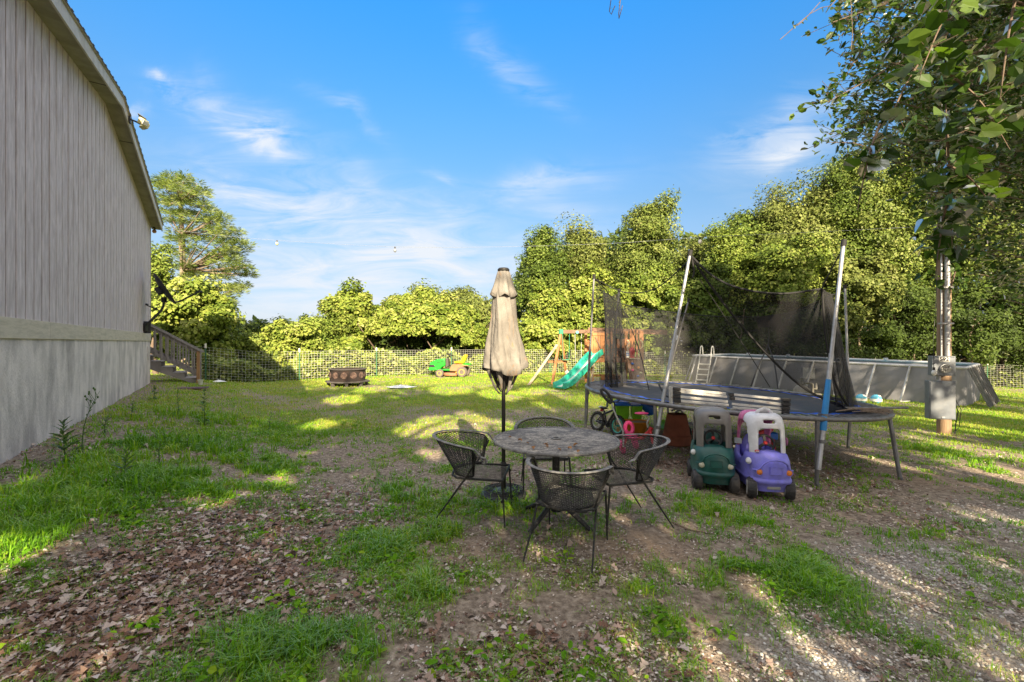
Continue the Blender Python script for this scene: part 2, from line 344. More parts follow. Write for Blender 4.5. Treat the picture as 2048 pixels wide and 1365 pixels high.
gxs = axis([(-400, -60, 40), (-60, -16, 2.2), (-16, -6, .25), (-6, 7, .07), (7, 18, .2), (18, 60, 2.1), (60, 420, 40)])
gys = axis([(-60, 0, 3), (0, 1.2, .3), (1.2, 7, .06), (7, 14, .14), (14, 26, .4), (26, 60, 3), (60, 700, 40)])
X, Y = np.meshgrid(gxs, gys); Z = gz(X, Y)
near = np.clip(1-(Y-9)/10, 0, 1)*(np.abs(X) < 18)
Z2 = Z+near*(.018*(fbm(X*7, Y*7, 3)-.5)+.03*(fbm(X*2.6+9, Y*2.6, 3)-.5))
def hgt(x, y): 
    nr = np.clip(1-(y-9)/10, 0, 1)*(np.abs(x) < 18)
    return gz(x, y)+nr*(.018*(fbm(x*7, y*7, 3)-.5)+.03*(fbm(x*2.6+9, y*2.6, 3)-.5))
ny, nx = X.shape; ii = np.arange((ny-1)*(nx-1)); r_, c_ = ii//(nx-1), ii % (nx-1); b_ = r_*nx+c_
idx = np.stack([b_, b_+1, b_+nx+1, b_+nx], 1).ravel()
gm, t, b = base_mat('ground_soil'); b.inputs['Roughness'].default_value = .95; b.inputs['Specular IOR Level'].default_value = .15
nA = noise(t, 1.7, 6); nB = noise(t, 22, 6); nC = noise(t, 90, 4)
soil = ramp(t, nB, [(.3, (.12, .092, .07)), (.5, (.27, .215, .165)), (.7, (.43, .36, .285))])
bare = ramp(t, nB, [(.3, (.26, .185, .125)), (.7, (.44, .33, .235))])
turf = ramp(t, noise(t, 9, 6, off=2), [(.3, (.12, .15, .025)), (.5, (.19, .23, .035)), (.62, (.25, .27, .05)), (.75, (.32, .25, .11))])
grv = ramp(t, nC, [(.35, (.2, .17, .14)), (.55, (.38, .35, .31)), (.7, (.55, .52, .48))])
ga = lambda n: N(t, 'ShaderNodeAttribute', attribute_name=n).outputs['Fac']
c = mixc(t, ga('bare'), soil, bare); c = mixc(t, mth(t, 'MULTIPLY', ga('grass'), 1.0, clamp=True), c, turf); c = mixc(t, mth(t, 'MULTIPLY', ga('gravel'), .8), c, grv)
t.links.new(c, b.inputs['Base Color']); bump(t, b, mth(t, 'ADD', nB, mth(t, 'MULTIPLY', nC, .6)), .8, .03)
ground = rawmesh('ground', np.stack([X, Y, Z2], 2).reshape(-1, 3), idx, 4, gm, smooth=True); tag(ground, kind='structure')
mg, mv, mb_, ml, mc_ = maps(X, Y)
for nm, ar in (('grass', sstep(.15, .9, mg)*.85), ('gravel', mv), ('bare', mb_)):
    at = ground.data.attributes.new(nm, 'FLOAT', 'POINT'); at.data.foreach_set('value', ar.astype(np.float32).ravel())

# ------------------------------------------------------------------ grass, litter, gravel (nobody could count them)
rng = np.random.RandomState(11)
m_chip = M_leaf('leaf_scraps', [(.09, .06, .045), (.24, .18, .14), (.44, .36, .30), (.62, .55, .48), (.74, .68, .62)], 0, .5, .06)
m_grass = M_leaf('grass_blades', [(.05, .15, .012), (.11, .27, .014), (.18, .38, .02), (.30, .43, .03), (.46, .41, .10)], .35, .5, .03)
def field(n, y0, y1, key, power=1.0, xpad=1.3, wid=1.17):
    y = y0*(y1/y0)**rng.rand(n); x = (rng.rand(n)*2-1)*(y*wid+xpad)
    d = maps(x, y)[key]; k = rng.rand(n) < d**power
    wd = (x-SEAM[0])*WN[0]+(y-SEAM[1])*WN[1]; al = (x-SEAM[0])*WD[0]+(y-SEAM[1])*WD[1]
    k &= ~((wd < .03) & (al < 6.25))
    return x[k], y[k]
def blades(name, x, y, hgtb, wid, m, bend=.55):
    n = len(x); z = hgt(x, y)-.008
    yaw = rng.rand(n)*6.283; h = hgtb*(.4+1.0*rng.rand(n)**1.3); w = wid*(.7+.6*rng.rand(n)); L = bend*(.2+1.1*rng.rand(n))
    dx, dy = np.cos(yaw), np.sin(yaw); sx_, sy_ = -dy, dx
    co = np.empty((n, 6, 3))
    for i, (f, zz, ww) in enumerate(((0, 0, 1), (.32, .62, .85), (1., .92, .12))):
        for j, s in enumerate((-1, 1)):
            co[:, i*2+j, 0] = x+dx*h*L*f+sx_*w*ww*s*.5; co[:, i*2+j, 1] = y+dy*h*L*f+sy_*w*ww*s*.5
            co[:, i*2+j, 2] = z+h*zz*(1-.35*L*f)
    fa = np.array([(0, 1, 3, 2), (2, 3, 5, 4)]); idx = (fa[None]+(np.arange(n)*6)[:, None, None]).reshape(-1)
    pt = np.clip(.55*fbm(x*1.7+50, y*1.7, 3)+.5*rng.rand(n)-.02+.22*sstep(5.5, 9, y), 0, 1)
    return rawmesh(name, co.reshape(-1, 3), idx, 4, m, None, np.repeat(pt, 6))
# tufts near, single blades far
x, y = field(60000, 1.5, 9, 0, 1.4)
k = 9; xx = np.repeat(x, k)+rng.normal(0, .028, len(x)*k); yy_ = np.repeat(y, k)+rng.normal(0, .028, len(x)*k)
tag(blades('grass', xx, yy_, .035+(.04+.11*fbm(xx*4, yy_*4, 3))*np.clip(patch(xx, yy_, GRASSY), .1, 1), .0062*np.clip(yy_/3.2, .7, 1.8), m_grass, .8), 'patchy green grass tufts growing through soil and dead leaves in the foreground', 'grass', kind='stuff')
x, y = field(330000, 6.5, 27, 0, 1.0)
tag(blades('lawn_grass', x, y, .065, .010*np.clip(y/9, 1, 2.2), m_grass, .7), 'short lawn grass running back to the wire fence', 'grass', kind='stuff')
x, y = field(70000, 1.6, 9, 4, .3); k_ = rng.rand(len(x)) < .75*sstep(.36, .60, fbm(x*2.7+4, y*2.7, 3))*sstep(.3, .6, fbm(x*8, y*8+2, 2))*(1-.6*np.exp(-(((x-3.4)/2.4)**2+((y-7)/2.0)**2)**2)); x, y = x[k_], y[k_]
xx = np.repeat(x, 6)+rng.normal(0, .02, len(x)*6); yy_ = np.repeat(y, 6)+rng.normal(0, .02, len(x)*6)
tag(blades('thin_grass', xx, yy_, .055, .0048*np.clip(yy_/3.2, .8, 1.8), m_grass, 1.0), 'thin short grass blades growing sparsely through soil and litter', 'grass', kind='stuff')
# taller upright growth along the wall and in the green patches
WALLG = [(230, 930, .5, 1), (160, 960, .4, 1), (300, 880, .5, 1), (340, 830, .7, .9), (420, 840, .8, .9), (300, 960, .4, .9), (520, 920, .35, .7), (100, 1010, .4, .9), (400, 900, .6, .6), (600, 870, .5, .5)]
n = 26000; x = -8+8*rng.rand(n); y = 2+11*rng.rand(n); k_ = rng.rand(n) < (patch(x+.3*(fbm(x*3, y*3, 2)-.5), y, WALLG)*sstep(.42, .62, fbm(x*5, y*5, 3)))*.5; x, y = x[k_], y[k_]
k_ = ((x-SEAM[0])*WN[0]+(y-SEAM[1])*WN[1]) > .08; x, y = x[k_], y[k_]
xx = np.repeat(x, 9)+rng.normal(0, .02, len(x)*9); yy_ = np.repeat(y, 9)+rng.normal(0, .02, len(x)*9)
tag(blades('tall_grass', xx, yy_, .17, .011, m_grass, .75), 'taller dark green grass and weeds in clumps near the house wall', 'grass', kind='stuff')
# broad weeds: rosettes of wider leaves in the green patches
x, y = field(5200, 1.6, 8.5, 0, 2.4)
k = 7; xx = np.repeat(x, k)+rng.normal(0, .05, len(x)*k); yy_ = np.repeat(y, k)+rng.normal(0, .05, len(x)*k)
zz = hgt(xx, yy_)+.01+.05*rng.rand(len(xx)); pt = np.stack([xx, yy_, zz], 1)
tag(leaves('ground_weeds', pt, np.tile([0, 0, .8], (len(pt), 1)), .042, m_grass, None, OVAL, rng, .45, .3, rnd=.15+.6*rng.rand(len(pt))), 'low broad-leaved weeds spreading among the grass', 'weeds', kind='stuff')
m_litter = M_leaf('dead_leaves', [(.07, .035, .022), (.16, .085, .055), (.27, .16, .11), (.38, .27, .22), (.56, .48, .43), (.62, .52, .44)], .05, .42, .22)
def litter(name, n, y0, y1, size, tm, label, pw=1.4, gate=None, mt=None):
    x, y = field(n, y0, y1, 4 if mt else 3, pw)
    if gate is not None: kk = gate(x, y); x, y = x[kk], y[kk]
    n = len(x); z = hgt(x, y)+.004+.02*rng.rand(n)**2
    s = size*(.5+1.0*rng.rand(n)**1.5)
    an = np.stack([np.ones(n), .8+.5*rng.rand(n), (rng.rand(n)-.25)*2.6], 1)
    return tag(scatter(name, *tm, np.stack([x, y, z], 1), rng.rand(n)*6.283, rng.normal(.04, .2, n), rng.normal(0, .2, n), s, mt or m_litter, None, np.clip(rng.beta(1.3, 1.9, n), 0, 1), an), label, 'leaves', kind='stuff')
litter('dead_leaves', 100000, 1.5, 6, .047, LOBED, 'brown lobed dead leaves lying thick over the near left ground', 1.6)
litter('oval_dead_leaves', 60000, 1.5, 7, .038, LANCE, 'narrow brown dead leaves mixed into the litter of the near ground', 1.3)
litter('leaf_litter', 260000, 1.7, 12, .019, KITE, 'small pale and brown leaf scraps over the bare soil and beneath the trampoline', .9, None, m_chip)
rx_ = field(1500, 2, 12, 3, .3); n = len(rx_[0])
tag(scatter('curled_leaves', *LOBED, np.stack([rx_[0], rx_[1], hgt(*rx_)+.012], 1), rng.rand(n)*6.28, rng.normal(.2, .4, n), rng.normal(0, .4, n), .060*(.5+.7*rng.rand(n)), m_litter, None, .5+.35*rng.rand(n), np.stack([np.ones(n), np.ones(n), 1.5+2.5*rng.rand(n)], 1)), 'pale curled dead leaves scattered on the grass and soil', 'leaves', kind='stuff')
# gravel
m_stone = M_leaf('pebbles', [(.20, .16, .12), (.34, .29, .24), (.46, .42, .37), (.58, .55, .50), (.66, .64, .60)], 0, .6, .05)
ico = [(0, 0, -1), (.72, -.53, -.45), (-.28, -.85, -.45), (-.89, 0, -.45), (-.28, .85, -.45), (.72, .53, -.45), (.28, -.85, .45), (-.72, -.53, .45), (-.72, .53, .45), (.28, .85, .45), (.89, 0, .45), (0, 0, 1)]
icf = [(0, 1, 2), (1, 0, 5), (0, 2, 3), (0, 3, 4), (0, 4, 5), (1, 5, 10), (2, 1, 6), (3, 2, 7), (4, 3, 8), (5, 4, 9), (1, 10, 6), (2, 6, 7), (3, 7, 8), (4, 8, 9), (5, 9, 10), (6, 10, 11), (7, 6, 11), (8, 7, 11), (9, 8, 11), (10, 9, 11)]
x, y = field(60000, 1.6, 7, 1, 1.2); x2, y2 = field(5200, 1.6, 9, 3, .2); x = np.r_[x, x2]; y = np.r_[y, y2]; n = len(x)
tag(scatter('gravel', ico, icf, np.stack([x, y, hgt(x, y)+.002], 1), rng.rand(n)*6.28, rng.normal(0, .3, n), rng.normal(0, .3, n), .0085*(.45+1.3*rng.rand(n)**2), m_stone, None, rng.rand(n), np.stack([1+.3*rng.rand(n), .7+.3*rng.rand(n), .45+.3*rng.rand(n)], 1), True), 'pale gravel stones spread over the ground at lower right', 'gravel', kind='stuff')
# twigs on the ground, as one scatter, and the sticks one can tell apart
m_bark = M_('bark', (.13, .09, .065), .9, dirt=(.22, .18, .14), dscale=9, bmp=.6, bscale=40)
m_barkl = M_('pale_bark', (.26, .20, .15), .9, dirt=(.12, .08, .055), dscale=9, bmp=.6, bscale=40)
tw = MB()
for i in range(420):
    yy0 = 1.7+7*random.random()**1.4; xx0 = (random.random()*2-1)*(yy0*1.1); a = random.random()*6.28; L = .06+.22*random.random()
    pts = [Vector((xx0+math.cos(a)*L*q+.02*math.sin(9*q+i), yy0+math.sin(a)*L*q, 0)) for q in (0, .35, .7, 1)]
    for p_ in pts: p_.z = float(hgt(p_.x, p_.y))+.008+.01*random.random()
    tw.tube(pts, [.0028, .0024, .002, .0012], 4)
tag(tw.build('twigs', m_barkl), 'thin dry twigs strewn over the soil', 'twigs', kind='stuff')
def stick(pix, r, label, seed=0):
    pts = []
    for px, py in pix:
        g = G(px, py); g.z = float(hgt(g.x, g.y))+r*.9; pts.append(g)
    mb = MB(); fine = []
    for i in range(len(pts)-1):
        for q in range(4): fine.append(pts[i].lerp(pts[i+1], q/4)+Vector((random.gauss(0, r*.25), random.gauss(0, r*.25), abs(random.gauss(0, r*.15)))))
    fine.append(pts[-1]); m = len(fine)
    mb.tube(fine, [r*(1-.6*i/m)*random.uniform(.85, 1.15) for i in range(m)], 7)
    c = fine[m//2]; root = thing('fallen_stick', label, 'stick', c)
    mb.build('stick_wood', m_barkl, root, world=True)
    for i in (2, m//2, m-3):
        tb = MB(); a = random.random()*6.28; tb.tube([fine[i], fine[i]+Vector((math.cos(a), math.sin(a), .12))*r*6, fine[i]+Vector((math.cos(a+.3), math.sin(a+.3), .1))*r*11], [r*.4, r*.3, r*.12], 5); tb.build('side_twig', m_barkl, root, world=True)
stick([(0, 1362), (60, 1330), (150, 1288)], .014, 'thick dead stick lying in brown leaves at the bottom left corner')
stick([(358, 1140), (420, 1160), (500, 1190), (545, 1200)], .008, 'thin forked stick lying across the dead leaves left of centre')
stick([(555, 1200), (570, 1170), (600, 1215)], .006, 'short bent stick beside the grass, left of centre')
stick([(1340, 1045), (1380, 1062), (1432, 1072)], .009, 'short brown stick on bare soil in front of the green toy car')

# ------------------------------------------------------------------ house (local frame: x along the gable wall, -y outward)
HA = math.atan2(WD[1], WD[0]); HZ0 = .2
H = thing('house', 'single-storey house with weathered grey-beige grooved siding, gable wall along the left side', 'house', (SEAM[0], SEAM[1], 0), HA)
m_side = M_('siding_paint', (.60, .535, .56), .75, dirt=(.33, .275, .28), dscale=5, damt=.7, bmp=.6, bscale=30, stretch=(2.6, 2.6, .45), lo=.40, hi=.70, var=.14)
m_dark = M_('groove_shadow_board', (.07, .062, .058), .9)
m_band = M_('band_paint', (.56, .50, .41), .7, dirt=(.34, .32, .25), dscale=3, stretch=(1, 1, 6), bmp=.5, bscale=30, var=.06)
m_stucco = M_('stucco', (.67, .61, .58), .95, dirt=(.33, .30, .29), dscale=1.5, damt=.85, bmp=1.0, bscale=34, stretch=(1.6, 1.6, .7), lo=.44, hi=.66)
m_soff = M_('soffit_paint', (.30, .28, .20), .8, dirt=(.14, .13, .09), dscale=2, damt=.5)
m_fasc = M_('fascia_paint', (.50, .47, .42), .6, dirt=(.3, .28, .24), dscale=3)
m_shing = M_('shingles', (.10, .095, .09), .95, dirt=(.05, .05, .05), dscale=12, bmp=.8, bscale=60)
HW = 6.2; SL = .158; TOP = 6.20; BB, BT = 1.64, 1.865                # half width, roof slope, ridge height, band bottom and top
def ht(x): return TOP-SL*abs(x)
wall = MB(); s = -HW; i = 0
while s < HW-.02:
    w = .2755; e = min(s+w, HW); g = .014+.006*random.random()
    if s < 0 < e: e = 0.0
    a_, b2 = s+g, e-g
    if abs(e) < .001: b2 = -.02
    if abs(s) < .001: a_ = .02
    dpt = -.015-.004*random.random()
    if b2 > a_: wall.prism([(a_, BT-.03), (b2, BT-.03), (b2, ht(b2)), (a_, ht(a_))], dpt, .03)
    s = e; i += 1
wall.build('siding_wall', m_side, H, smooth=False, bev=.004)
core = MB(); core.prism([(-HW+.01, HZ0-.4), (HW-.01, HZ0-.4), (HW-.01, ht(HW)-.01), (0, TOP-.01), (-HW+.01, ht(HW)-.01)], .0, .20)
core.box((HW-.1, 6.5, 2.6), (.18, 12.6, 5.2)); core.box((-HW+.1, 6.5, 2.6), (.18, 12.6, 5.2)); core.box((0, 12.9, 2.8), (2*HW-.4, .18, 5.0))
core.build('wall_backing', m_dark, H, smooth=False)
cb_ = MB(); cb_.box((HW+.012, .02, (BT+ht(HW))/2), (.03, .1, ht(HW)-BT)); cb_.build('corner_board', m_fasc, H, smooth=False, bev=.003)
bd = MB(); xs_ = [-HW, -3.2, -.02, 0.9, HW+.02]
for a_, b2 in zip(xs_[:-1], xs_[1:]): bd.box(((a_+b2)/2, -.012, (BB+BT)/2), (b2-a_-.006, .05, BT-BB))
bd.build('band_board', m_band, H, smooth=False, bev=.004)
sk = MB(); sk.box((0, .0, BB/2-.1), (2*HW-.04, .03, BB+.2)); sk.build('stucco_skirting', m_stucco, H, smooth=False)
vt = MB(); vt.box((HW-.5, -.018, 1.28), (.30, .02, .42)); 
for i in range(9): vt.box((HW-.5, -.030, 1.12+.04*i), (.26, .012, .014))
vt.build('foundation_vent', m_stucco, H, smooth=False)
OV = .27; EV = .3                                                    # rake and eave overhang
for sg in (-1, 1):
    xe = sg*(HW+EV); ze = TOP-SL*(HW+EV)
    so_ = MB(); so_.prism([(0, TOP-.012), (xe, ze-.012), (xe, ze+.02), (0, TOP+.02)], -OV+.01, -.016); so_.build('soffit', m_soff, H, smooth=False)
    fa_ = MB(); fa_.prism([(0, TOP-.05), (xe, ze-.05), (xe, ze+.14), (0, TOP+.14)], -OV-.02, -OV+.008); fa_.build('fascia_board', m_fasc, H, smooth=False, bev=.003)
    rf = MB(); rf.prism([(0, TOP+.15), (xe+sg*.03, ze+.145), (xe+sg*.03, ze+.17), (0, TOP+.175)], -OV-.05, 13.2)
    for k in range(24):
        f0 = k/24; xq = f0*xe; rf.prism([(xq, TOP+.18-SL*abs(xq)), (xq+sg*.1, TOP+.18-SL*abs(xq)-SL*.1), (xq+sg*.1, TOP+.184-SL*abs(xq)-SL*.1), (xq, TOP+.186-SL*abs(xq))], -OV-.055, 13.2)
    rf.build('roof', m_shing, H, smooth=False)
    de = MB(); de.prism([(0, TOP+.143), (xe, ze+.143), (xe, ze+.149), (0, TOP+.149)], -OV-.045, -OV+.02); de.build('drip_edge', m_fasc, H, smooth=False)
for k, xq in enumerate((-1.2, 1.35)):
    jb = MB(); jb.box((xq, -.15, TOP-SL*abs(xq)-.014), (.02, .24, .01)); jb.build('soffit_joint', m_dark, H, smooth=False)
# flood light at the rake
m_blk = M_('black_plastic', (.02, .02, .022), .45); m_wht = M_('white_plastic', (.75, .74, .7), .4)
m_yel = M_('yellowed_plastic', (.62, .58, .30), .4)
HM = H.matrix_basis
def hp(x, y, z): return HM @ Vector((x, y, z))
fl = thing('flood_light', 'small two-headed yellowed flood light on the roof rake fascia', 'light', hp(.55, -OV-.04, TOP-.02), HA)
MB().box((0, 0, -.02), (.12, .03, .12)).tube([(0, 0, 0), (.02, -.1, -.02), (.03, -.17, -.05)], .018, 8).build('bracket', m_blk, fl)
for sx_ in (-1, 1):
    h_ = MB(); Rq = Matrix.Rotation(R_(35*sx_), 3, 'Z') @ Matrix.Rotation(R_(25), 3, 'X')
    h_.box((sx_*.09, -.22, -.04), (.16, .09, .13), Rq); hd = h_.build('lamp_head', m_yel, fl, bev=.012)
    MB().box(Vector((sx_*.09, -.22, -.04))+Rq @ Vector((0, -.05, 0)), (.12, .012, .09), Rq).build('lens', m_wht, hd, bev=.004)
MB().box((0, -.2, .08), (.2, .15, .012), Matrix.Rotation(R_(30), 3, 'X')).build('solar_panel', m_blk, fl, bev=.003)
# small wall lamp under the eave corner
wl = thing('eave_lamp', 'tiny copper coloured lamp under the far eave corner of the house', 'light', hp(HW+.12, -.1, ht(HW)-.12), HA)
m_cop = M_('copper', (.45, .22, .12), .4, .6)
MB().box((0, 0, .06), (.2, .05, .03)).tube([(0, 0, .05), (0, -.03, 0)], .012, 6).build('bracket', m_blk, wl)
MB().lathe([(.015, .03), (.05, .0), (.06, -.05), (.03, -.09)], 12).build('lamp_shade', m_cop, wl)
# satellite dish
m_dish = M_('grey_metal_dark', (.045, .047, .05), .5, .3)
base = P(287, 655, 12.45); sd = thing('satellite_dish', 'dark grey satellite dish on a bent mast bolted low on the house wall', 'satellite dish', base)
MB().box(Vector(base)+Vector((.0, .02, 0)), (.03, .3, .34), HA).box(Vector(base)+Vector((.05, 0, 0)), (.09, .1, .22)).build('wall_bracket', m_dish, sd, world=True, bev=.005)
mast = [P(290, 652, 12.4), P(308, 636, 12.45), P(322, 622, 12.5), P(327, 612, 12.5), P(328, 596, 12.5)]
MB().tube(mast, .032, 10).build('mast', m_dish, sd, world=True)
MB().tube([P(275, 603, 12.9), P(320, 622, 12.5)], .015, 6).tube([P(275, 600, 12.9), P(275, 608, 12.9)], .02, 6).tube([P(291, 609, 12.8), P(295, 610, 12.75)], .03, 6).build('strut', m_dish, sd, world=True)
MB().tube([P(268, 645, 12.8), P(267, 662, 12.8), P(280, 667, 12.6), P(286, 660, 12.5)], .006, 5).build('cable', m_blk, sd, world=True)
dc = P(329, 578, 12.5); ax = Vector((.66, .60, .50)).normalized(); up_ = Vector((-.5, 0, .86)); up_ = (up_-ax*up_.dot(ax)).normalized(); sd_ = ax.cross(up_)
Rd = Matrix((sd_, up_, ax)).transposed()
ds = MB().lathe([(.001, -.075), (.12, -.068), (.24, -.045), (.34, -.01), (.37, .012), (.38, .012), (.38, 0), (.34, -.025), (.24, -.06), (.12, -.084), (.001, -.09)], 32, cap=False)
ds.v = [tuple(dc+Rd @ Vector((p[0]*.92, p[1]*1.35, p[2]))) for p in ds.v]; ds.build('dish', m_dish, sd, world=True)
MB().box(dc-ax*.14, (.14, .2, .14), Rd).box(P(328, 600, 12.5), (.1, .1, .14)).build('mount_head', m_blk, sd, world=True, bev=.01)
MB().tube([dc-up_*.46, dc-up_*.5+ax*.1, P(400, 583, 12.2)], .024, 6).box(P(400, 583, 12.2), (.08, .08, .05)).build('feed_arm', m_dish, sd, world=True)

# ------------------------------------------------------------------ wooden steps
m_wood = M_('weathered_wood', (.27, .245, .235), .85, dirt=(.13, .11, .10), dscale=3, stretch=(1, 1, 1), bmp=.5, bscale=30)
m_postw = M_('brown_post_wood', (.34, .19, .09), .8, dirt=(.2, .11, .06), dscale=3, stretch=(4, 4, .5))
sroot = P(298, 700, 13.75); sroot.z = 0
ST = thing('wooden_steps', 'weathered grey wooden steps with slanted railings at the far corner of the house', 'steps', (-11.28, 13.72, 0), math.atan2(.547, .837))
zg = .25; RUN = .30; RIS = .19; PX_ = 1.22
def tr(k): return (PX_-.06-RUN*(k+.5), zg+RIS*(k+1))
for k in range(7):
    xk, zk = tr(k); MB().box((xk, .6, zk-.02), (RUN+.03, 1.16, .04)).build('tread', m_wood, ST, smooth=False, bev=.004)
for yq in (.03, 1.17):
    sg_ = MB(); pl = [(PX_-.06, zg-.03), (PX_-.06, zg+RIS-.045)]
    for k in range(7):
        x0 = PX_-.06-RUN*k; pl += [(x0, zg+RIS*(k+1)-.045), (x0-RUN, zg+RIS*(k+1)-.045)]
    pl += [(PX_-.06-RUN*7, zg+RIS*7-.4)]
    sg_.prism(pl, yq-.02, yq+.02); sg_.build('stringer', m_wood, ST, smooth=False)
slope = RIS/RUN*1.02
for yq in (-.03, 1.2):
    pt_ = MB().box((PX_, yq, zg+.5), (.09, .09, 1.12)); pt_.build('newel_post', m_postw if yq < 0 else m_wood, ST, smooth=False, bev=.004)
    zt = zg+1.08; L = 2.2
    MB().beam((PX_+.12, yq, zt-.06), (PX_-L, yq, zt+(L)*slope), .14, .035).beam((PX_, yq, zt-.07), (PX_-L, yq, zt-.07+L*slope), .035, .09).build('handrail', m_wood, ST, smooth=False)
    MB().beam((PX_, yq, zg+.28), (PX_-L, yq, zg+.28+L*slope), .035, .09).build('lower_rail', m_wood, ST, smooth=False)
    for k in range(12):
        xq = PX_-.16-.155*k
        MB().box((xq, yq-.035, zg+.62+(PX_-xq)*slope), (.04, .035, .86)).build('baluster', m_wood, ST, smooth=False)
    MB().box((PX_-L, yq, zg+1.6), (.09, .09, 3.2)).build('top_post', m_wood, ST, smooth=False)
MB().box((PX_-.06-RUN*7-.6, .62, zg+RIS*8-.02), (1.3, 1.5, .05)).build('landing', m_wood, ST, smooth=False)
m_mat = M_('mat_purple', (.12, .07, .08), .95); g = G(375, 778)
dm = thing('doormat', 'dull purple-brown mat lying in front of the wooden steps', 'mat', (g.x, g.y, float(hgt(g.x, g.y))+.02), .5)
MB().box((0, 0, 0), (1.0, .5, .02)).build('mat_pad', m_mat, dm, bev=.006); MB().box((0, 0, .012), (.9, .4, .008)).build('mat_pile', m_mat, dm)
g = G(401, 772); cu = thing('plastic_cup', 'small white cup standing on the grass beside the step post', 'cup', (g.x, g.y, float(hgt(g.x, g.y))+.03))
MB().lathe([(.05, 0), (.075, .14), (.085, .15), (.07, .15), (.045, .01)], 14).build('cup_body', m_wht, cu)
g = G(802, 777); bgm = MB()
bgm.grid(lambda u_, v_: (math.cos(u_*6.283)*v_*.5*(1+.2*math.sin(3*u_*6.283)), math.sin(u_*6.283)*v_*.3, .06*(1-v_)*(1+.5*math.sin(9*u_*6.283))+.01), 24, 5, True)
o = bgm.build('plastic_bag', M_('bag_white', (.7, .72, .75), .35, bmp=.4, bscale=20)); o.location = (g.x, g.y, float(hgt(g.x, g.y))+.03); tag(o, 'flattened white plastic sheet lying on the lawn', 'bag')
g = G(437, 766); bgm = MB().grid(lambda u_, v_: (math.cos(u_*6.283)*v_*.22*(1+.2*math.sin(3*u_*6.283)), math.sin(u_*6.283)*v_*.2, .07*(1-v_)+.01), 20, 4, True)
o = bgm.build('paper_scrap', m_wht); o.location = (g.x, g.y, float(hgt(g.x, g.y))+.03); tag(o, 'small white scrap on the grass right of the steps', 'litter')

# ------------------------------------------------------------------ wire fence
m_wire = M_('galvanised_wire', (.55, .56, .50), .5, .0); m_post = M_('green_post_paint', (.03, .12, .06), .5); m_tip = M_('white_post_tip', (.8, .78, .7), .5)
FP = [P(340, 700, 15.2), P(411, 700, 16.0), P(599, 700, 18.4), P(753, 700, 20.6), P(903, 700, 22.0), P(1100, 700, 23.6), P(1330, 700, 24.6), P(1560, 700, 25.2), P(1750, 700, 25.4), P(1975, 700, 24.0), P(2110, 700, 22.6), P(2300, 700, 20)]
for p_ in FP: p_.z = 0
FE = thing('wire_fence', 'welded wire mesh fence on green steel posts with white tips running behind the lawn', 'fence', (FP[0].x, FP[0].y, 0))
wm = MB(); FHT = 1.22
for a_, b2 in zip(FP[:-1], FP[1:]):
    L = (b2-a_).length; n = int(L/.117); d_ = (b2-a_)/n
    for k in range(n):
        p_ = a_+d_*k; z0 = float(gz(p_.x, p_.y)); wm.beam((p_.x, p_.y, z0), (p_.x, p_.y, z0+FHT), .0045, .0045)
    m_ = max(1, int(L/1.2))
    for j in range(13):
        for k in range(m_):
            q0 = a_.lerp(b2, k/m_); q1 = a_.lerp(b2, (k+1)/m_)
            wm.beam((q0.x, q0.y, float(gz(q0.x, q0.y))+j*FHT/12), (q1.x, q1.y, float(gz(q1.x, q1.y))+j*FHT/12), .0052, .0052)
wm.build('wire_mesh', m_wire, FE, world=True, smooth=False)
for p_ in FP[1:]:
    z0 = float(gz(p_.x, p_.y)); po = MB().box((p_.x, p_.y, z0+.6), (.045, .01, 1.3)).box((p_.x, p_.y+.02, z0+.6), (.01, .04, 1.3)).build('post', m_post, FE, world=True, smooth=False)
    iv = FE.matrix_basis.inverted(); tp = MB().box((p_.x, p_.y, z0+1.27), (.055, .03, .16)); tp.v = [tuple(iv @ Vector(q)) for q in tp.v]; tp.build('post_tip', m_tip, po, smooth=False)
# ------------------------------------------------------------------ trees and shrubs
GR_BRIGHT = [(0.058, 0.093, 0.017), (0.095, 0.143, 0.024), (0.149, 0.208, 0.034), (0.212, 0.262, 0.054), (0.287, 0.306, 0.093)]
GR_VINE = [(0.063, 0.1, 0.016), (0.116, 0.171, 0.026), (0.189, 0.244, 0.039), (0.274, 0.31, 0.064), (0.357, 0.365, 0.142)]
GR_OAK = [(0.057, 0.086, 0.02), (0.094, 0.132, 0.026), (0.138, 0.184, 0.039), (0.2, 0.237, 0.06), (0.275, 0.29, 0.105)]
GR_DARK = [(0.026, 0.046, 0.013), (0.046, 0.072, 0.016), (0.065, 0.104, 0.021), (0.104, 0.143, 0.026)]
GR_PINE = [(0.058, 0.085, 0.024), (0.104, 0.157, 0.032), (0.184, 0.236, 0.048), (0.253, 0.289, 0.08)]
m_lb = M_leaf('leaf_bright', GR_BRIGHT, .18, .4, .08); m_lv = M_leaf('leaf_vine', GR_VINE, .18, .4, .10); m_lo = M_leaf('leaf_oak', GR_OAK, .16, .4, .10)
m_lo2 = M_leaf('leaf_olive', [(.055, .075, .018), (.095, .125, .028), (.14, .17, .04), (.20, .23, .065), (.28, .29, .11)], .15, .4, .1); m_lo3 = M_leaf('leaf_deep', [(.035, .06, .012), (.065, .105, .018), (.10, .15, .025), (.15, .20, .04), (.22, .26, .07)], .16, .4, .1)
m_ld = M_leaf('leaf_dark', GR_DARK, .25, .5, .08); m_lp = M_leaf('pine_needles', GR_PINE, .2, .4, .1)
m_le = M_leaf('leaf_elm', [(.03, .065, .012), (.06, .12, .015), (.10, .18, .025), (.16, .25, .04)], .35, .4, .1)
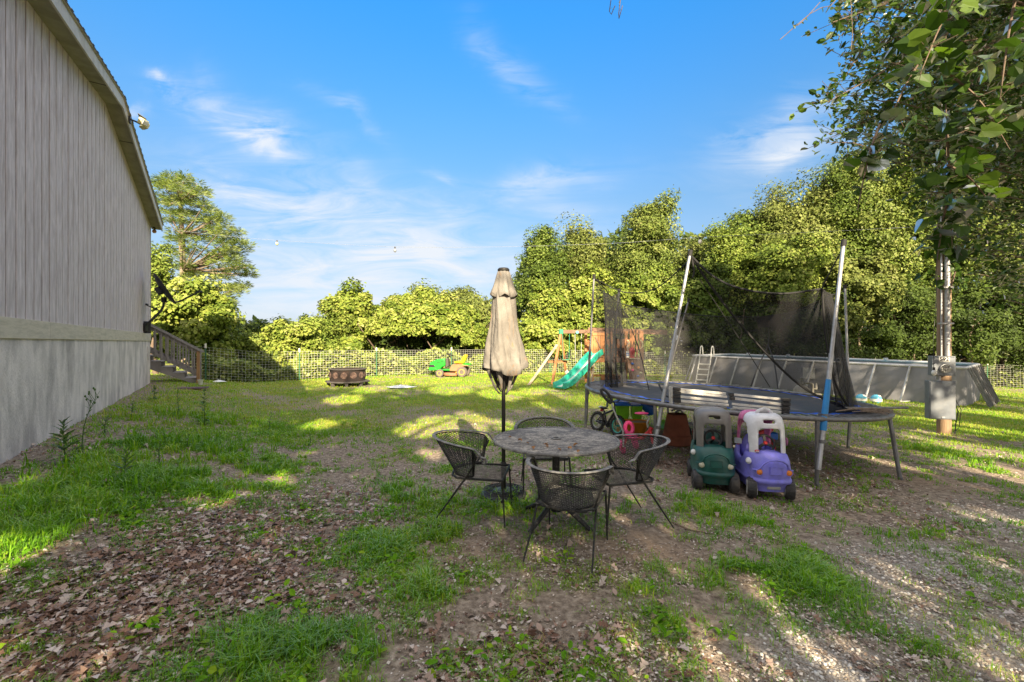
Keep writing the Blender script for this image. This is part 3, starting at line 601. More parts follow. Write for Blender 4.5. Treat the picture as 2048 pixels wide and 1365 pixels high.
def limbs(mb, base, top, r, cc, rng, n=9):
    base = Vector(base); top = Vector(top); pts = [base.lerp(top, q)+Vector((rng.normal(0, .12), rng.normal(0, .12), 0))*(q > 0) for q in (0, .25, .5, .75, 1)]
    mb.tube(pts, [r*1.25, r, r*.8, r*.55, r*.25], 9)
    for i in rng.permutation(len(cc))[:n]:
        e = Vector(cc[i]); q = min(.9, max(.25, (e.z-base.z)/(top.z-base.z+.01)-.25)); s_ = base.lerp(top, q)
        mb.tube([s_, s_.lerp(e, .5)+Vector((0, 0, .1*(e-s_).length)), e], [r*.42, r*.24, r*.07], 6)
def tree(px, d, ty, hw, by, label, m=None, name='leafy_tree', nc=70, cr=.85, nl=210, ls=.14, seed=0, depth=.8, group=None, zmin=-.75, tmpl=KITE, bark=None, lx=0, cat='tree', jit=.48, gaps=.42):
    """crown from pixel row ty down to row by, half width hw px, at distance d"""
    rng = np.random.RandomState(seed+int(px)); c = P(px, (ty+by)/2, d); rx = hw/F*d; rz = (by-ty)/2/F*d
    z0 = float(gz(c.x, c.y)); root = thing(name, label, cat, (c.x, c.y, z0), 0, group)
    Rm_ = np.array((max(rx-cr*.6, .3), max(rx-cr*.6, .3)*depth, max(rz-cr*.5, .3)))
    if nc < 100: pts, out, rn, cc = clumps(rng, c, Rm_, nc, cr, nl, zmin=zmin, rough=gaps, shell=.42)
    else:                                                             # several boughs of different size make up one crown
        subs = [((0, 0, -.06), .86, .5)]+[((rng.uniform(-.7, .7)*(1-.45*max(q, 0)), rng.uniform(-.7, .2), q), rng.uniform(.30, .48), .5/6) for q in (.62, .40, .2, -.1, -.4, .5)]
        acc_ = []
        for off, sc_, fr_ in subs:
            acc_.append(clumps(rng, np.array(c)+np.array(off)*Rm_, Rm_*sc_*np.array([1, 1, .85]), max(6, int(nc*fr_)), cr*(.7+.6*rng.rand()), nl, zmin=zmin, rough=gaps, shell=.45))
        pts, out, rn, cc = [np.concatenate([a[i] for a in acc_]) for i in range(4)]
    pts[:, 2] = np.maximum(pts[:, 2], z0+.02)
    o = np.array([c.x, c.y, z0])
    m = {14: m_lo3, 15: m_lo2, 17: m_lo2, 19: m_lo2, 20: m_lo3, 22: m_lo2, 60: m_lo3, 61: m_lo2, 63: m_lo3, 65: m_lo3, 33: m_lo3, 35: m_lo2, 11: m_lo2}.get(seed, m)
    leaves('crown', pts-o, out, ls, m or m_lo, root, tmpl, rng, jit, rnd=rn)
    mb = MB(); limbs(mb, (lx, 0, -.05), (0, 0, c.z+rz*.55-z0), max(.06, min(.15, rz*.035)), cc-o, rng, 16); mb.build('trunk', bark or m_bark, root)
    return root
GB = 'trees along the wooded edge behind the yard'; GS = 'vine covered shrubs behind the wire fence'
# left: pine, shrubs
rngp = np.random.RandomState(3); pc = P(392, 490, 27); pz = float(gz(pc.x, pc.y))
pine = thing('pine_tree', 'tall loose pine with open crown rising behind the steps', 'tree', (pc.x-.9, pc.y, pz))
tp_ = []; cents = []
for (px, py, r, k) in [(352, 362, 22, 7), (375, 375, 24, 7), (340, 390, 26, 6), (395, 395, 22, 6), (365, 410, 30, 8), (330, 372, 18, 4), (410, 425, 26, 6), (380, 445, 30, 7), (345, 430, 24, 5), (430, 435, 20, 5), (440, 455, 24, 6), (465, 475, 22, 6),
                       (415, 470, 28, 6), (480, 500, 20, 5), (450, 505, 30, 7), (385, 490, 30, 6), (425, 530, 32, 7), (475, 530, 22, 6), (465, 560, 28, 6), (490, 545, 14, 4), (350, 480, 24, 4), (400, 560, 34, 6), (440, 590, 28, 5), (480, 580, 14, 3), (340, 520, 24, 3), (380, 540, 25, 4), (455, 610, 20, 4), (320, 400, 14, 3)]:
    for _ in range(k*2):
        a = rngp.rand()*6.28; q = rngp.rand()**.5*r; cc_ = P(px+math.cos(a)*q, py+math.sin(a)*q*.8, 27+rngp.normal(0, 1.0)); cents.append(cc_)
cents = np.array(cents); kk = 120
e = dirs(rngp, len(cents)*kk); e[:, 2] = np.abs(e[:, 2])*.7-.15; tpp = np.repeat(cents, kk, 0)+e*(.1+.32*rngp.rand(len(e)))[:, None]
o = np.array(pine.location); yaw = np.arctan2(e[:, 1], e[:, 0]); pit = np.arcsin(np.clip(e[:, 2], -1, 1))
scatter('crown', [(0, 0, 0), (.5, .065, 0), (1, 0, 0), (.5, -.065, 0)], [(0, 1, 2, 3)], tpp-o, yaw, pit, rngp.rand(len(e))*3, .24*(.7+.6*rngp.rand(len(e))), m_lp, pine, np.clip(np.repeat(rngp.rand(len(cents)), kk)*.5+.5*rngp.rand(len(e)), 0, 1))
mb = MB(); ptr = [P(372, 700, 27), P(368, 620, 27), P(366, 540, 27), P(364, 470, 27), P(360, 400, 27), P(352, 352, 27)]; ptr[0].z = pz-.1
mb.tube(ptr, [.24, .2, .17, .14, .09, .03], 9)
for i in rngp.permutation(len(cents))[:70]:
    e_ = Vector(cents[i]); s_ = min(ptr[1:], key=lambda q: abs(q.z-(e_.z-.8)*1.0)); mb.tube([s_, s_.lerp(e_, .5)+Vector((0, 0, -.1)), e_], [.07, .045, .015], 5)
mb.xf(Matrix.Translation(-Vector(pine.location))); mb.build('trunk', m_barkl, pine)
tree(392, 19.5, 548, 80, 745, 'broad bright shrub swallowed in vines just behind the steps', m_lv, 'vine_shrub', 95, .5, 330, .11, 1, group=GS, tmpl=HEART, cat='shrub')
tree(312, 22, 478, 42, 720, 'slim pale green tree half hidden by the house corner', m_lb, nc=60, cr=.6, nl=240, ls=.12, seed=2)
tree(432, 22, 615, 45, 745, 'low rounded shrub between the pine and the hedge gap', m_lv, 'vine_shrub', 50, .5, 240, .12, 3, group=GS, tmpl=HEART, cat='shrub')
tree(505, 21.5, 652, 50, 765, 'low tangled shrub behind the first fence panel right of the steps', m_lb, 'vine_shrub', 60, .45, 240, .12, 4, group=GS, cat='shrub')
tree(575, 22, 640, 55, 765, 'low tangled shrub behind the second white-tipped post', m_lv, 'vine_shrub', 70, .45, 250, .12, 5, group=GS, cat='shrub', tmpl=HEART)
tree(640, 23, 608, 52, 765, 'sloping shrub climbing toward the tall rounded vine mound', m_lb, 'vine_shrub', 70, .5, 250, .12, 6, group=GS, cat='shrub')
tree(470, 34, 640, 40, 720, 'small distant tree above the hedge dip, left one', m_lo, nc=40, cr=.7, nl=160, ls=.2, seed=7, group=GB)
tree(560, 38, 634, 55, 720, 'small distant tree above the hedge dip, right one', m_lo, nc=50, cr=.8, nl=160, ls=.22, seed=8, group=GB)
tree(700, 24.5, 568, 62, 760, 'tall rounded vine mound left of the mower', m_lv, 'vine_shrub', 120, .55, 300, .13, 9, group=GS, tmpl=HEART, cat='shrub')
# vine dome with a dark hollow below
rngd = np.random.RandomState(9); dc_ = P(850, 690, 24.6); root = thing('vine_arbor', 'wide mound of vines arching over a dark hollow behind the mower', 'vine mound', (dc_.x, dc_.y, 0))
pts, out, rn, cc = clumps(rngd, dc_, (3.3, 2.2, 2.75), 280, .40, 360, shell=.86, zmin=.05, rough=.08)
hole = (pts[:, 2] < 2.0) & (np.abs(pts[:, 0]-dc_.x+.3) < 2.5) & (pts[:, 1] < dc_.y+.6); pts, out, rn = pts[~hole], out[~hole], rn[~hole]
leaves('vine_leaves', pts-np.array([dc_.x, dc_.y, 0]), out, .115, m_lv, root, HEART, rngd, .6, rnd=rn)
mb = MB()
for k in range(26):
    a = rngd.rand()*6.28; x0 = rngd.uniform(-2.6, 2.6); mb.tube([(x0, rngd.uniform(-.3, 1.5), 0), (x0+rngd.normal(0, .3), rngd.uniform(-1, 1), 1.2), (x0+rngd.normal(0, .6), rngd.uniform(-1.6, 1), 2.6)], [.05, .035, .02], 5)
mb.build('vine_stem', m_bark, root)
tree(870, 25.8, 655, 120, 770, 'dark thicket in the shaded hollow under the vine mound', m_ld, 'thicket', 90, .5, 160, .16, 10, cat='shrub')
tree(930, 30, 570, 70, 700, 'dull olive oak showing above the vine mound', m_lo, nc=90, cr=.8, nl=200, ls=.17, seed=11, group=GB)
tree(855, 31, 562, 55, 680, 'small olive oak peeping over the top of the vine mound', m_lo, nc=60, cr=.8, nl=180, ls=.18, seed=12, group=GB)
tree(985, 26, 640, 50, 765, 'vine shrub behind the closed umbrella', m_lv, 'vine_shrub', 80, .5, 240, .13, 13, group=GS, tmpl=HEART, cat='shrub')
# the tall wood to the right
tree(1085, 26.5, 440, 62, 700, 'tall twin-topped tree nearest the umbrella, left trunk', m_lo, nc=130, cr=.8, nl=330, ls=.125, seed=14, group=GB)
tree(1162, 27, 432, 55, 700, 'tall narrow tree between the twin top and the highest oak', m_lo, nc=120, cr=.8, nl=330, ls=.125, seed=15, group=GB)
tree(1288, 26.5, 372, 76, 700, 'highest free-standing oak left of the trampoline pole', m_lo, nc=190, cr=.85, nl=330, ls=.125, seed=16, group=GB)
tree(1390, 30, 455, 60, 700, 'set-back tree in the notch right of the highest oak', m_lo, nc=110, cr=.9, nl=210, ls=.17, seed=17, group=GB)
tree(1450, 27, 428, 62, 700, 'rounded tree above the middle of the trampoline net', m_lb, nc=130, cr=.85, nl=330, ls=.125, seed=18, group=GB)
tree(1552, 27.5, 345, 60, 735, 'upright tree above the right trampoline pole', m_lo, nc=150, cr=.85, nl=330, ls=.125, seed=19, group=GB)
tree(1672, 28, 295, 92, 735, 'broad oak crown left of the utility pole', m_lo, nc=240, cr=.9, nl=330, ls=.125, seed=20, group=GB)
tree(1800, 28, 225, 105, 735, 'broad sunlit oak crown directly behind the utility pole', m_lb, nc=260, cr=.9, nl=330, ls=.125, seed=21, group=GB)
tree(1930, 27.5, 90, 115, 735, 'tall tree right of the utility pole', m_lo, nc=260, cr=.95, nl=310, ls=.135, seed=22, group=GB)
tree(2080, 26.5, -40, 125, 735, 'tallest tree at the right edge of the photo', m_lo, nc=260, cr=.95, nl=310, ls=.135, seed=23, group=GB)
for i, (px, d, ty, hw, by, lb) in enumerate([(1510, 28.5, 400, 70, 700, 'set-back olive tree behind the right trampoline pole'), (1610, 28, 330, 80, 700, 'set-back olive tree filling the wood left of the broad oak'), (1735, 27.5, 270, 90, 700, 'set-back tree between the two broad oaks'), (1865, 27, 170, 100, 700, 'set-back tall tree behind the utility pole top'), (2000, 26, 40, 110, 700, 'set-back tallest tree near the right edge'), (1230, 29, 470, 70, 700, 'set-back tree in the gap left of the highest oak')]):
    tree(px, d, ty, hw, by, lb, m_lo, nc=170, cr=.95, nl=190, ls=.17, seed=60+i, group=GB)
tree(2030, 12.5, -170, 190, 470, 'mid-distance elm crown filling the upper right corner', m_le, nc=230, cr=.7, nl=230, ls=.11, seed=70, group=GB, tmpl=OVAL, lx=4.5)
# lower vine-covered skirts in front of the wood
for (px, d, ty, hw, by, lb, mm, sd_) in [(1085, 24.6, 552, 75, 768, 'vine curtain behind the swing frame', m_lv, 30), (1190, 25.2, 520, 75, 768, 'vine curtain behind the play tower, left half', m_lv, 31),
        (1300, 25.8, 500, 70, 765, 'vine curtain behind the play tower, right half', m_lb, 32), (1400, 26.2, 520, 65, 740, 'shrubby growth behind the left end of the pool', m_lo, 33), (1560, 25.5, 470, 85, 640, 'drooping middle foliage behind the trampoline net', m_lb, 34), (1700, 26.2, 500, 80, 690, 'low hanging spray of leaves right of the trampoline pole', m_lo, 35)]:
    tree(px, d, ty, hw, by, lb, mm, 'vine_shrub', 170, .5, 330, .11, sd_, group=GS, tmpl=HEART, cat='shrub')
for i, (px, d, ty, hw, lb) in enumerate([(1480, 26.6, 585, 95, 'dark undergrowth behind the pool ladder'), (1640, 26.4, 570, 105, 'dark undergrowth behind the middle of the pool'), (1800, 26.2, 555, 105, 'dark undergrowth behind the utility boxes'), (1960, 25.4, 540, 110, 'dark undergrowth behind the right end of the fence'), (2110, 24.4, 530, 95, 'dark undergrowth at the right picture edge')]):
    tree(px, d, ty, hw, 765, lb, m_ld, 'undergrowth', 95, .75, 330, .14, 40+i, cat='shrub')  # shade of the deep wood is put into the dark leaf colour
# slim trunks one can see in the shade
for i, (px, d) in enumerate([(1476, 25.4), (1722, 25.5), (1828, 25.4), (1945, 24.5)]):
    p0 = P(px, 700, d); p0.z = float(gz(p0.x, p0.y)); r0 = .04+.03*random.random()
    root = thing('bare_trunk', 'slim bare trunk in the shaded wood '+('behind the left half of the pool', 'right of the trampoline pole', 'just left of the utility pole', 'right of the utility boxes')[i], 'tree', p0, 0, 'slim trunks in the shaded wood')
    MB().tube([(0, 0, -.1), (.05*random.gauss(0, 1), 0, 1.3), (.12*random.gauss(0, 1), 0, 2.6), (.2*random.gauss(0, 1), 0, 3.9)], [r0*1.2, r0, r0*.8, r0*.5], 8).build('trunk', m_barkl, root)
# far wood that closes the gaps
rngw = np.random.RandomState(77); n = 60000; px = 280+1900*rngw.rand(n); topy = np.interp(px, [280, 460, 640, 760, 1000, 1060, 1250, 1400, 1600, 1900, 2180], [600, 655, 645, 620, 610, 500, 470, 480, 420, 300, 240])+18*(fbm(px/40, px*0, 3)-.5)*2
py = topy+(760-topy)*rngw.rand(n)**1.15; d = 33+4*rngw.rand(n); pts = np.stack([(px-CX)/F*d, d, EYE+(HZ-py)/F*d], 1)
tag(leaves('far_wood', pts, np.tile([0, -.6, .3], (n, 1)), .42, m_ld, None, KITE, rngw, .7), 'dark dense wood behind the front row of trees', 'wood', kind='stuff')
# ground cover at the foot of the fence
n = 60000; px = 400+1750*rngw.rand(n); dd = np.interp(px, [400, 599, 753, 903, 1100, 1330, 1560, 1975, 2150], [16, 18.6, 20.7, 22.2, 23.8, 24.8, 25.4, 24.2, 22.4]); d = dd+.15+1.5*rngw.rand(n)**1.4
xw = (px-CX)/F*d; hh = (.2+.9*fbm(px/45, d*.3, 3)**1.5*1.8)*rngw.rand(n)**.7
tag(leaves('fence_ivy', np.stack([xw, d, gz(xw, d)+hh], 1), np.tile([0, -.5, .6], (n, 1)), .12, m_lv, None, HEART, rngw, .6), 'low ivy and weeds massed along the foot of the wire fence', 'ground cover', kind='stuff')

# ------------------------------------------------------------------ the yard's shade trees: behind the viewer and to the right; their shade falls over the foreground
HOLES = []
def hole(px, py, r, z=None, p=None):
    if p is None and py > 930: r *= 1.12
    if p is None: p = G(px, py)
    if z is not None: p = Vector((p.x, p.y, z))
    HOLES.append((np.array(p), r))
for a in [(880, 850, .55), (830, 860, .4), (935, 840, .45), (1000, 850, .3), (860, 905, .22), (610, 1050, .17), (635, 1035, .12), (560, 1075, .14), (640, 1315, .10), (60, 1105, .2), (20, 1110, .16), (1250, 1165, .09), (1390, 1185, .08), (1440, 1320, .10), (1425, 1270, .07), (1640, 1300, .13),
          (1980, 1035, .2), (300, 1265, .08), (1150, 885, .15), (690, 800, .5), (640, 850, .3), (1100, 790, .9), (1000, 790, .6), (1180, 800, .7), (1900, 850, .6), (2000, 830, .8), (1960, 900, .45), (2020, 950, .35), (1800, 930, .18), (1830, 860, .3), (1900, 1060, .12), (570, 960, .16), (720, 960, .12), (740, 780, .5), (1750, 1160, .08), (900, 780, .7), (1290, 1000, .12), (460, 1000, .12), (620, 905, .15), (1750, 920, .2), (1500, 800, .6), (1560, 815, .5), (1640, 800, .5)]: hole(*a)
for z_, r_u in ((2.3, .26), (2.0, .3), (1.7, .32), (1.4, .34)): hole(0, 0, r_u, None, Vector((-.06, 4.55, z_)))
for q in [(1250, 740, 9, .8), (1200, 720, 8.5, .5), (1420, 700, 7, .5), (1480, 640, 7, .6), (1300, 620, 7.5, .6), (1600, 620, 6.5, .5), (1884, 560, 8.4, .12), (1640, 700, 5.3, .14), (1400, 600, 5.8, .15)]: hole(0, 0, q[3], None, P(*q[:3]))
LDn = np.array(LD)
def carve(pts):
    keep = np.ones(len(pts), bool)
    for p_, r in HOLES:
        w_ = pts-p_; al_ = w_ @ LDn; dist = np.linalg.norm(w_-al_[:, None]*LDn, axis=1); keep &= ~((dist < r*1.15) & (al_ < -1.5))
    # leaves removed along sun rays, so that chosen spots get lit
    return keep
m_ls = M_leaf('leaf_shade', [(.03, .055, .01), (.045, .08, .012), (.07, .12, .016), (.10, .16, .02)], .4, .4, .12)
def shade(x, y, zc, rx, ry, rz, nc, cr, nl, ls, label, seed, lx=0, clip=None):
    rng_ = np.random.RandomState(seed); z0 = float(gz(x, y)); root = thing('shade_tree', label, 'tree', (x+lx, y, z0))
    pts, out, rn, cc = clumps(rng_, (x, y, zc), (rx, ry, rz), nc, cr, nl, shell=.25, zmin=-.95)
    k = carve(pts)
    if clip: k &= clip(pts)
    pts, out, rn = pts[k], out[k], rn[k]
    leaves('crown', pts-np.array(root.location), out, ls, m_ls, root, OVAL, rng_, .9, rnd=rn)
    mb = MB(); limbs(mb, (0, 0, -.1), (x-root.location.x, 0, zc+rz*.4-z0), .24, cc-np.array(root.location), rng_, 12); mb.build('trunk', m_bark, root)
    return root
inview = lambda p: ~((p[:, 1] > .3) & (np.abs(p[:, 0]) < p[:, 1]*1.19+.2) & (p[:, 2]-EYE < p[:, 1]*.80+.2))
shade(-5.5, -7.5, 7.8, 4.8, 2.6, 4.8, 190, 1.0, 130, .19, 'leafy shade tree behind the viewer on the left', 101, clip=inview)
shade(.5, -7.0, 7.2, 4.6, 2.4, 4.8, 220, 1.0, 130, .19, 'leafy shade tree standing behind the viewer', 102, clip=inview)
shade(6.5, -7.5, 7.8, 4.6, 2.6, 5.0, 200, 1.0, 130, .19, 'leafy shade tree behind the viewer on the right', 103, clip=inview)
shade(13, -5.0, 9.0, 4.8, 3.0, 6.0, 200, 1.1, 110, .2, 'tall shade tree beyond the gravel on the right', 104, clip=inview)
shade(20.5, -1, 10.5, 5.0, 3.5, 7.2, 200, 1.2, 100, .22, 'tall shade tree far to the right of the drive', 105, clip=inview)
shade(17.5, 9.5, 9.5, 6.5, 3.5, 4.0, 180, 1.2, 100, .22, 'high crowned tree right of the pool casting shade on the wood', 106, lx=6, clip=lambda p: ~((p[:, 0] < p[:, 1]*1.0)|((p[:,0]<p[:,1]*1.19)&(p[:, 2]-EYE < p[:, 1]*.7))))
# ------------------------------------------------------------------ wrought-iron table and chairs
m_iron = M_('black_iron', (.022, .022, .022), .5, .3, dirt=(.20, .19, .17), dscale=45, damt=.8, lo=.56, hi=.70, bmp=.4, bscale=150)
m_ironl = M_('lichen_iron', (.13, .125, .12), .7, .1, dirt=(.33, .32, .30), dscale=22, damt=.75, lo=.42, hi=.6, bmp=.4, bscale=120)
def lattice(fn, nu, nv, r, mb=None):
    """expanded-metal diamonds: fn(u,v) -> point, u,v in 0..1; strands zigzag"""
    mb = mb or MB()
    for i in range(nv+1):
        for j in range(nu):
            for (v0, v1) in ((i/nv, (i+.5)/nv), (i/nv, (i-.5)/nv)):
                for (u0, u1, a, b) in (((j)/nu, (j+.5)/nu, v0, v1), ((j+.5)/nu, (j+1)/nu, v1, v0)):
                    if min(a, b) < -.001 or max(a, b) > 1.001: continue
                    p = Vector(fn(u0, a)); q = Vector(fn(u1, b)); mb.tube([p, q], r, 3, cap=False)
    return mb
def zat(x, y): return float(hgt(x, y))
tc_ = Vector((.395, 3.95, zat(.395, 3.95)))
T = thing('garden_table', 'round black mesh patio table with a weathered lichen-pale top', 'table', tc_)
def topm():
    m, t, b = base_mat('table_top_mesh'); b.inputs['Roughness'].default_value = .75
    n1_ = noise(t, 9, 9, (1, 1.15, 1), .2, .85); n2_ = noise(t, 60, 3, (1, 2.5, 1)); n3 = noise(t, 2.2, 4, off=4)
    c = ramp(t, mth(t, 'ADD', mth(t, 'MULTIPLY', n1_, .75), mth(t, 'MULTIPLY', n3, .25)), [(.38, (.06, .06, .062)), (.47, (.17, .15, .135)), (.53, (.40, .36, .31)), (.62, (.62, .54, .44))])
    tcn = N(t, 'ShaderNodeTexCoord'); w1 = N(t, 'ShaderNodeTexWave', wave_type='BANDS'); w1.inputs['Scale'].default_value = 17; w1.bands_direction = 'DIAGONAL'; t.links.new(tcn.outputs['Object'], w1.inputs[0])
    c = mixc(t, mth(t, 'MULTIPLY', ramp(t, n2_, [(.42, (1, 1, 1)), (.58, (0, 0, 0))]), .55), c, (.04, .04, .04)); t.links.new(c, b.inputs['Base Color']); bump(t, b, n2_, .7, .01); return m
tt = MB().lathe([(.02, .715), (.57, .715), (.58, .717), (.58, .722), (.57, .724), (.02, .724)], 64)
tt.build('table_top', topm(), T)
rim = MB(); rim.tube([(.592*math.cos(a), .592*math.sin(a), .717) for a in np.linspace(0, 2*math.pi, 65)[:-1]], .013, 8, True); rim.build('rim', m_ironl, T)
MB().lathe([(.03, .726), (.045, .728), (.045, .734), (.028, .735), (.028, .726)], 20, cap=False).build('umbrella_hole_ring', m_ironl, T)
MB().lathe([(.036, .10), (.036, .70), (.1, .71)], 14).lathe([(.05, .08), (.055, .13), (.045, .16)], 14).build('pedestal', m_iron, T)
un = MB()
for k in range(4):
    a = k*math.pi/2+.2; un.beam((0, 0, .70), (.5*math.cos(a), .5*math.sin(a), .705), .012, .02)
un.build('top_brace', m_iron, T)
for k in range(4):
    a = k*math.pi/2+math.pi/4+.05; c_, s_ = math.cos(a), math.sin(a)
    MB().tube([(0, 0, .15), (.12*c_, .12*s_, .14), (.26*c_, .26*s_, .07), (.40*c_, .40*s_, .0)], [.024, .024, .022, .018], 8).build('leg', m_iron, T)
rl = random.Random(4); m_lf = M_('dead_leaf_orange', (.38, .19, .07), .7, dirt=(.2, .1, .05), dscale=30)
for k, (px, py) in enumerate([(1020, 877), (1055, 889), (1068, 899), (1093, 896), (1140, 900), (1118, 902), (1152, 893), (1157, 906), (1040, 884), (1092, 893)]):
    d = (EYE-tc_.z-.726)*F/(py-HZ); p = Vector(((px-CX)/F*d, d, tc_.z+.732)); s = .018+.016*rl.random(); a = rl.random()*6.28
    q = MB(); R3 = Euler((rl.gauss(0, .3), rl.gauss(0, .3), a)).to_matrix(); q.add([p+R3 @ (Vector((v_[0]-.5, v_[1], abs(v_[1])*1.2))*s*1.6) for v_ in LOBED[0]], [tuple(dict.fromkeys(f)) for f in LOBED[1]])
    o = q.build('fallen_leaf', m_lf, smooth=False); tag(o, 'small curled orange-brown dead leaf lying on the round table top', 'leaf', 'dead leaves on the patio table')

T.scale = (.93, .93, 1)
def seat_fn(u, v): return ((u-.5)*(.44-.03*v)*.97, -.20+.45*v*.99, .405-.004*math.sin(u*3.14))
# U plan: u from left arm front (0) round the back (.5) to right arm front (1); y forward, x right
def uplan(u, s):
    a = math.pi*(u*1.0)                                             # s: 0 at seat, 1 at rim
    rx = .215+.075*s; ry = .20+.20*s
    if u < .2: t = u/.2; return (-rx, .04*s-(.04*s+.02)*t)
    if u > .8: t = (1-u)/.2; return (rx, .04*s-(.04*s+.02)*t)
    a = math.pi*(1+(u-.2)/.6); return (rx*math.cos(a), -.02+ry*math.sin(a))
def zrim(u): return .62+.11*math.sin(math.pi*min(1, max(0, (u-.02)/.96)))**.8
def back_fn(u, v):
    uu = .08+.84*u; x0, y0 = uplan(uu, v); z0 = .41+.035*abs(2*uu-1)**2; z1 = zrim(uu)-.01
    return (x0, y0, z0+(z1-z0)*v)
def make_chair():
    c = thing('patio_chair', '', 'chair')
    lattice(seat_fn, 15, 24, .0019).build('seat_mesh', m_ironl, c, smooth=False)
    sf = MB(); sf.tube([(-.22, -.10, .405), (-.215, -.16, .405), (-.15, -.215, .405), (0, -.235, .405), (.15, -.215, .405), (.215, -.16, .405), (.22, -.10, .405), (.235, .25, .408), (-.235, .25, .408)], .011, 6, True); sf.build('seat_frame', m_iron, c)
    lattice(back_fn, 30, 20, .0027).build('back_mesh', m_iron, c, smooth=False)
    fr = MB(); fr.tube([back_fn(q, 0) for q in np.linspace(0, 1, 24)], .008, 6); fr.tube([Vector(back_fn(q, 1)) for q in np.linspace(0, 1, 30)], .006, 6)
    for q in (0, 1): fr.tube([back_fn(q, 0), back_fn(q, .5), back_fn(q, 1)], .007, 6)
    fr.build('back_frame', m_iron, c)
    ar = MB(); pts = []
    for q in np.linspace(0, 1, 34):
        x0, y0 = uplan(q, 1.0); k_ = 1.07; pts.append(Vector((x0*k_, y0*k_+(0.02 if .2 < q < .8 else .03), zrim(q)+.004)))
    for sg in (0, -1):                                               # scroll at the arm ends
        p = pts[sg]; dz = [(0, .03, -.006), (0, .045, -.03), (0, .03, -.052), (0, .008, -.045), (0, .012, -.025)]
        ex = [p+Vector(q) for q in dz]
        if sg == 0: pts = ex[::-1]+pts
        else: pts = pts+ex
    ar.tube(pts, .017, 8, flat=.35, up=(0, 0, 1)); ar.build('arm_rim', m_ironl, c)
    for sg in (-1, 1):
        MB().tube([(sg*.295, .03, .625), (sg*.255, -.01, .52), (sg*.222, -.08, .405), (sg*.235, -.22, .2), (sg*.25, -.36, 0)], [.008, .008, .009, .008, .006], 6).build('leg', m_iron, c)
        MB().tube([(sg*.232, .245, .405), (sg*.24, .265, .2), (sg*.245, .28, 0)], [.009, .008, .006], 6).build('leg', m_iron, c)
    MB().tube([(-.225, .22, .385), (-.1, .23, .385), (.1, .23, .385), (.225, .22, .385)], .005, 5).build('front_stretcher', m_iron, c)
    return c
ch = make_chair()
spots = [((.44, 3.40), R_(-22), 'black mesh barrel chair nearest the viewer, its back turned to us'),
         ((-.31, 4.06), R_(-97), 'black mesh barrel chair left of the round table beside the umbrella base'),
         ((.98, 3.93), R_(106), 'black mesh barrel chair right of the round table with the pale grey rim'),
         ((.36, 4.72), R_(180), 'black mesh barrel chair on the far side, mostly hidden by the round table')]
for i, (xy, rz, lb) in enumerate(spots):
    o = ch if i == 0 else copy_tree(ch)
    o.location = (xy[0], xy[1], zat(*xy)); o.rotation_euler = (R_(-1.5 if i == 1 else 1), R_(1), rz); o['label'] = lb; o['group'] = 'chairs round the patio table'

# ------------------------------------------------------------------ closed umbrella
g = G(1007, 992); U = thing('patio_umbrella', 'closed beige patio umbrella with stained cloth on a dark pole', 'umbrella', (g.x, g.y, zat(g.x, g.y)))
m_pole = M_('dark_pole', (.035, .033, .03), .4, .5)
def mcanvas():
    m, t, b = base_mat('canvas'); b.inputs['Roughness'].default_value = .9; b.inputs['Specular IOR Level'].default_value = .1
    c = ramp(t, noise(t, 4, 6, (1, 1, .6), .5), [(.35, (.13, .12, .108)), (.55, (.195, .182, .165)), (.7, (.255, .24, .22))])
    n = noise(t, 7, 5, (1, 1, .35), 1.0, off=7); k = N(t, 'ShaderNodeMapRange'); k.inputs[1].default_value = .60; k.inputs[2].default_value = .72; t.links.new(n, k.inputs[0])
    c = mixc(t, mth(t, 'MULTIPLY', k.outputs[0], .8), c, (.30, .16, .06)); t.links.new(c, b.inputs['Base Color']); bump(t, b, noise(t, 18, 5, (1, 1, .5), .8), .5, .03); return m
m_can = mcanvas()
MB().tube([(0, 0, .05), (0, 0, 2.3)], .020, 12).build('pole', m_pole, U)
MB().lathe([(.23, 0), (.235, .03), (.22, .045), (.16, .055), (.06, .065), (.05, .07)], 40).build('base', M_('cast_resin', (.045, .045, .05), .5, .2, dirt=(.12, .12, .13), dscale=30), U)
rg = MB()
for r in (.215, .19, .15, .11): rg.tube([(r*math.cos(a), r*math.sin(a), .062-.07*max(0, r-.16)) for a in np.linspace(0, 6.283, 41)[:-1]], .005, 5, True)
for k in range(16):
    a = k*math.pi/8; rg.tube([(.11*math.cos(a), .11*math.sin(a), .066), (.15*math.cos(a+.3), .15*math.sin(a+.3), .065), (.2*math.cos(a+.2), .2*math.sin(a+.2), .06)], .005, 5)
rg.build('base_ring_pattern', m_pole, U)
MB().lathe([(.026, .07), (.026, .30), (.03, .31), (.03, .34), (.022, .35)], 14).tube([(.03, 0, .27), (.07, 0, .27), (.075, 0, .25)], .007, 6).build('pole_socket', m_pole, U)
MB().lathe([(.035, 1.27), (.04, 1.30), (.04, 1.36), (.03, 1.38)], 12).box((.05, -.02, 1.33), (.05, .04, .05)).build('crank_housing', m_pole, U, bev=.003)
def fold(n_, am, ph=0.):
    return lambda a, z: 1+am*(math.cos(n_*a+ph+.8*math.sin(z*5)))*(.6+.4*math.sin(3*a+z*7))+.05*math.sin(2*a+z*4)
zz_ = np.linspace(1.30, 2.20, 26); prof = []
for z in zz_:
    t_ = (z-1.30)/.9; r = .212*(1-t_)**.95+.068*t_+.008*math.sin(t_*9); prof.append((max(r, .05), z))
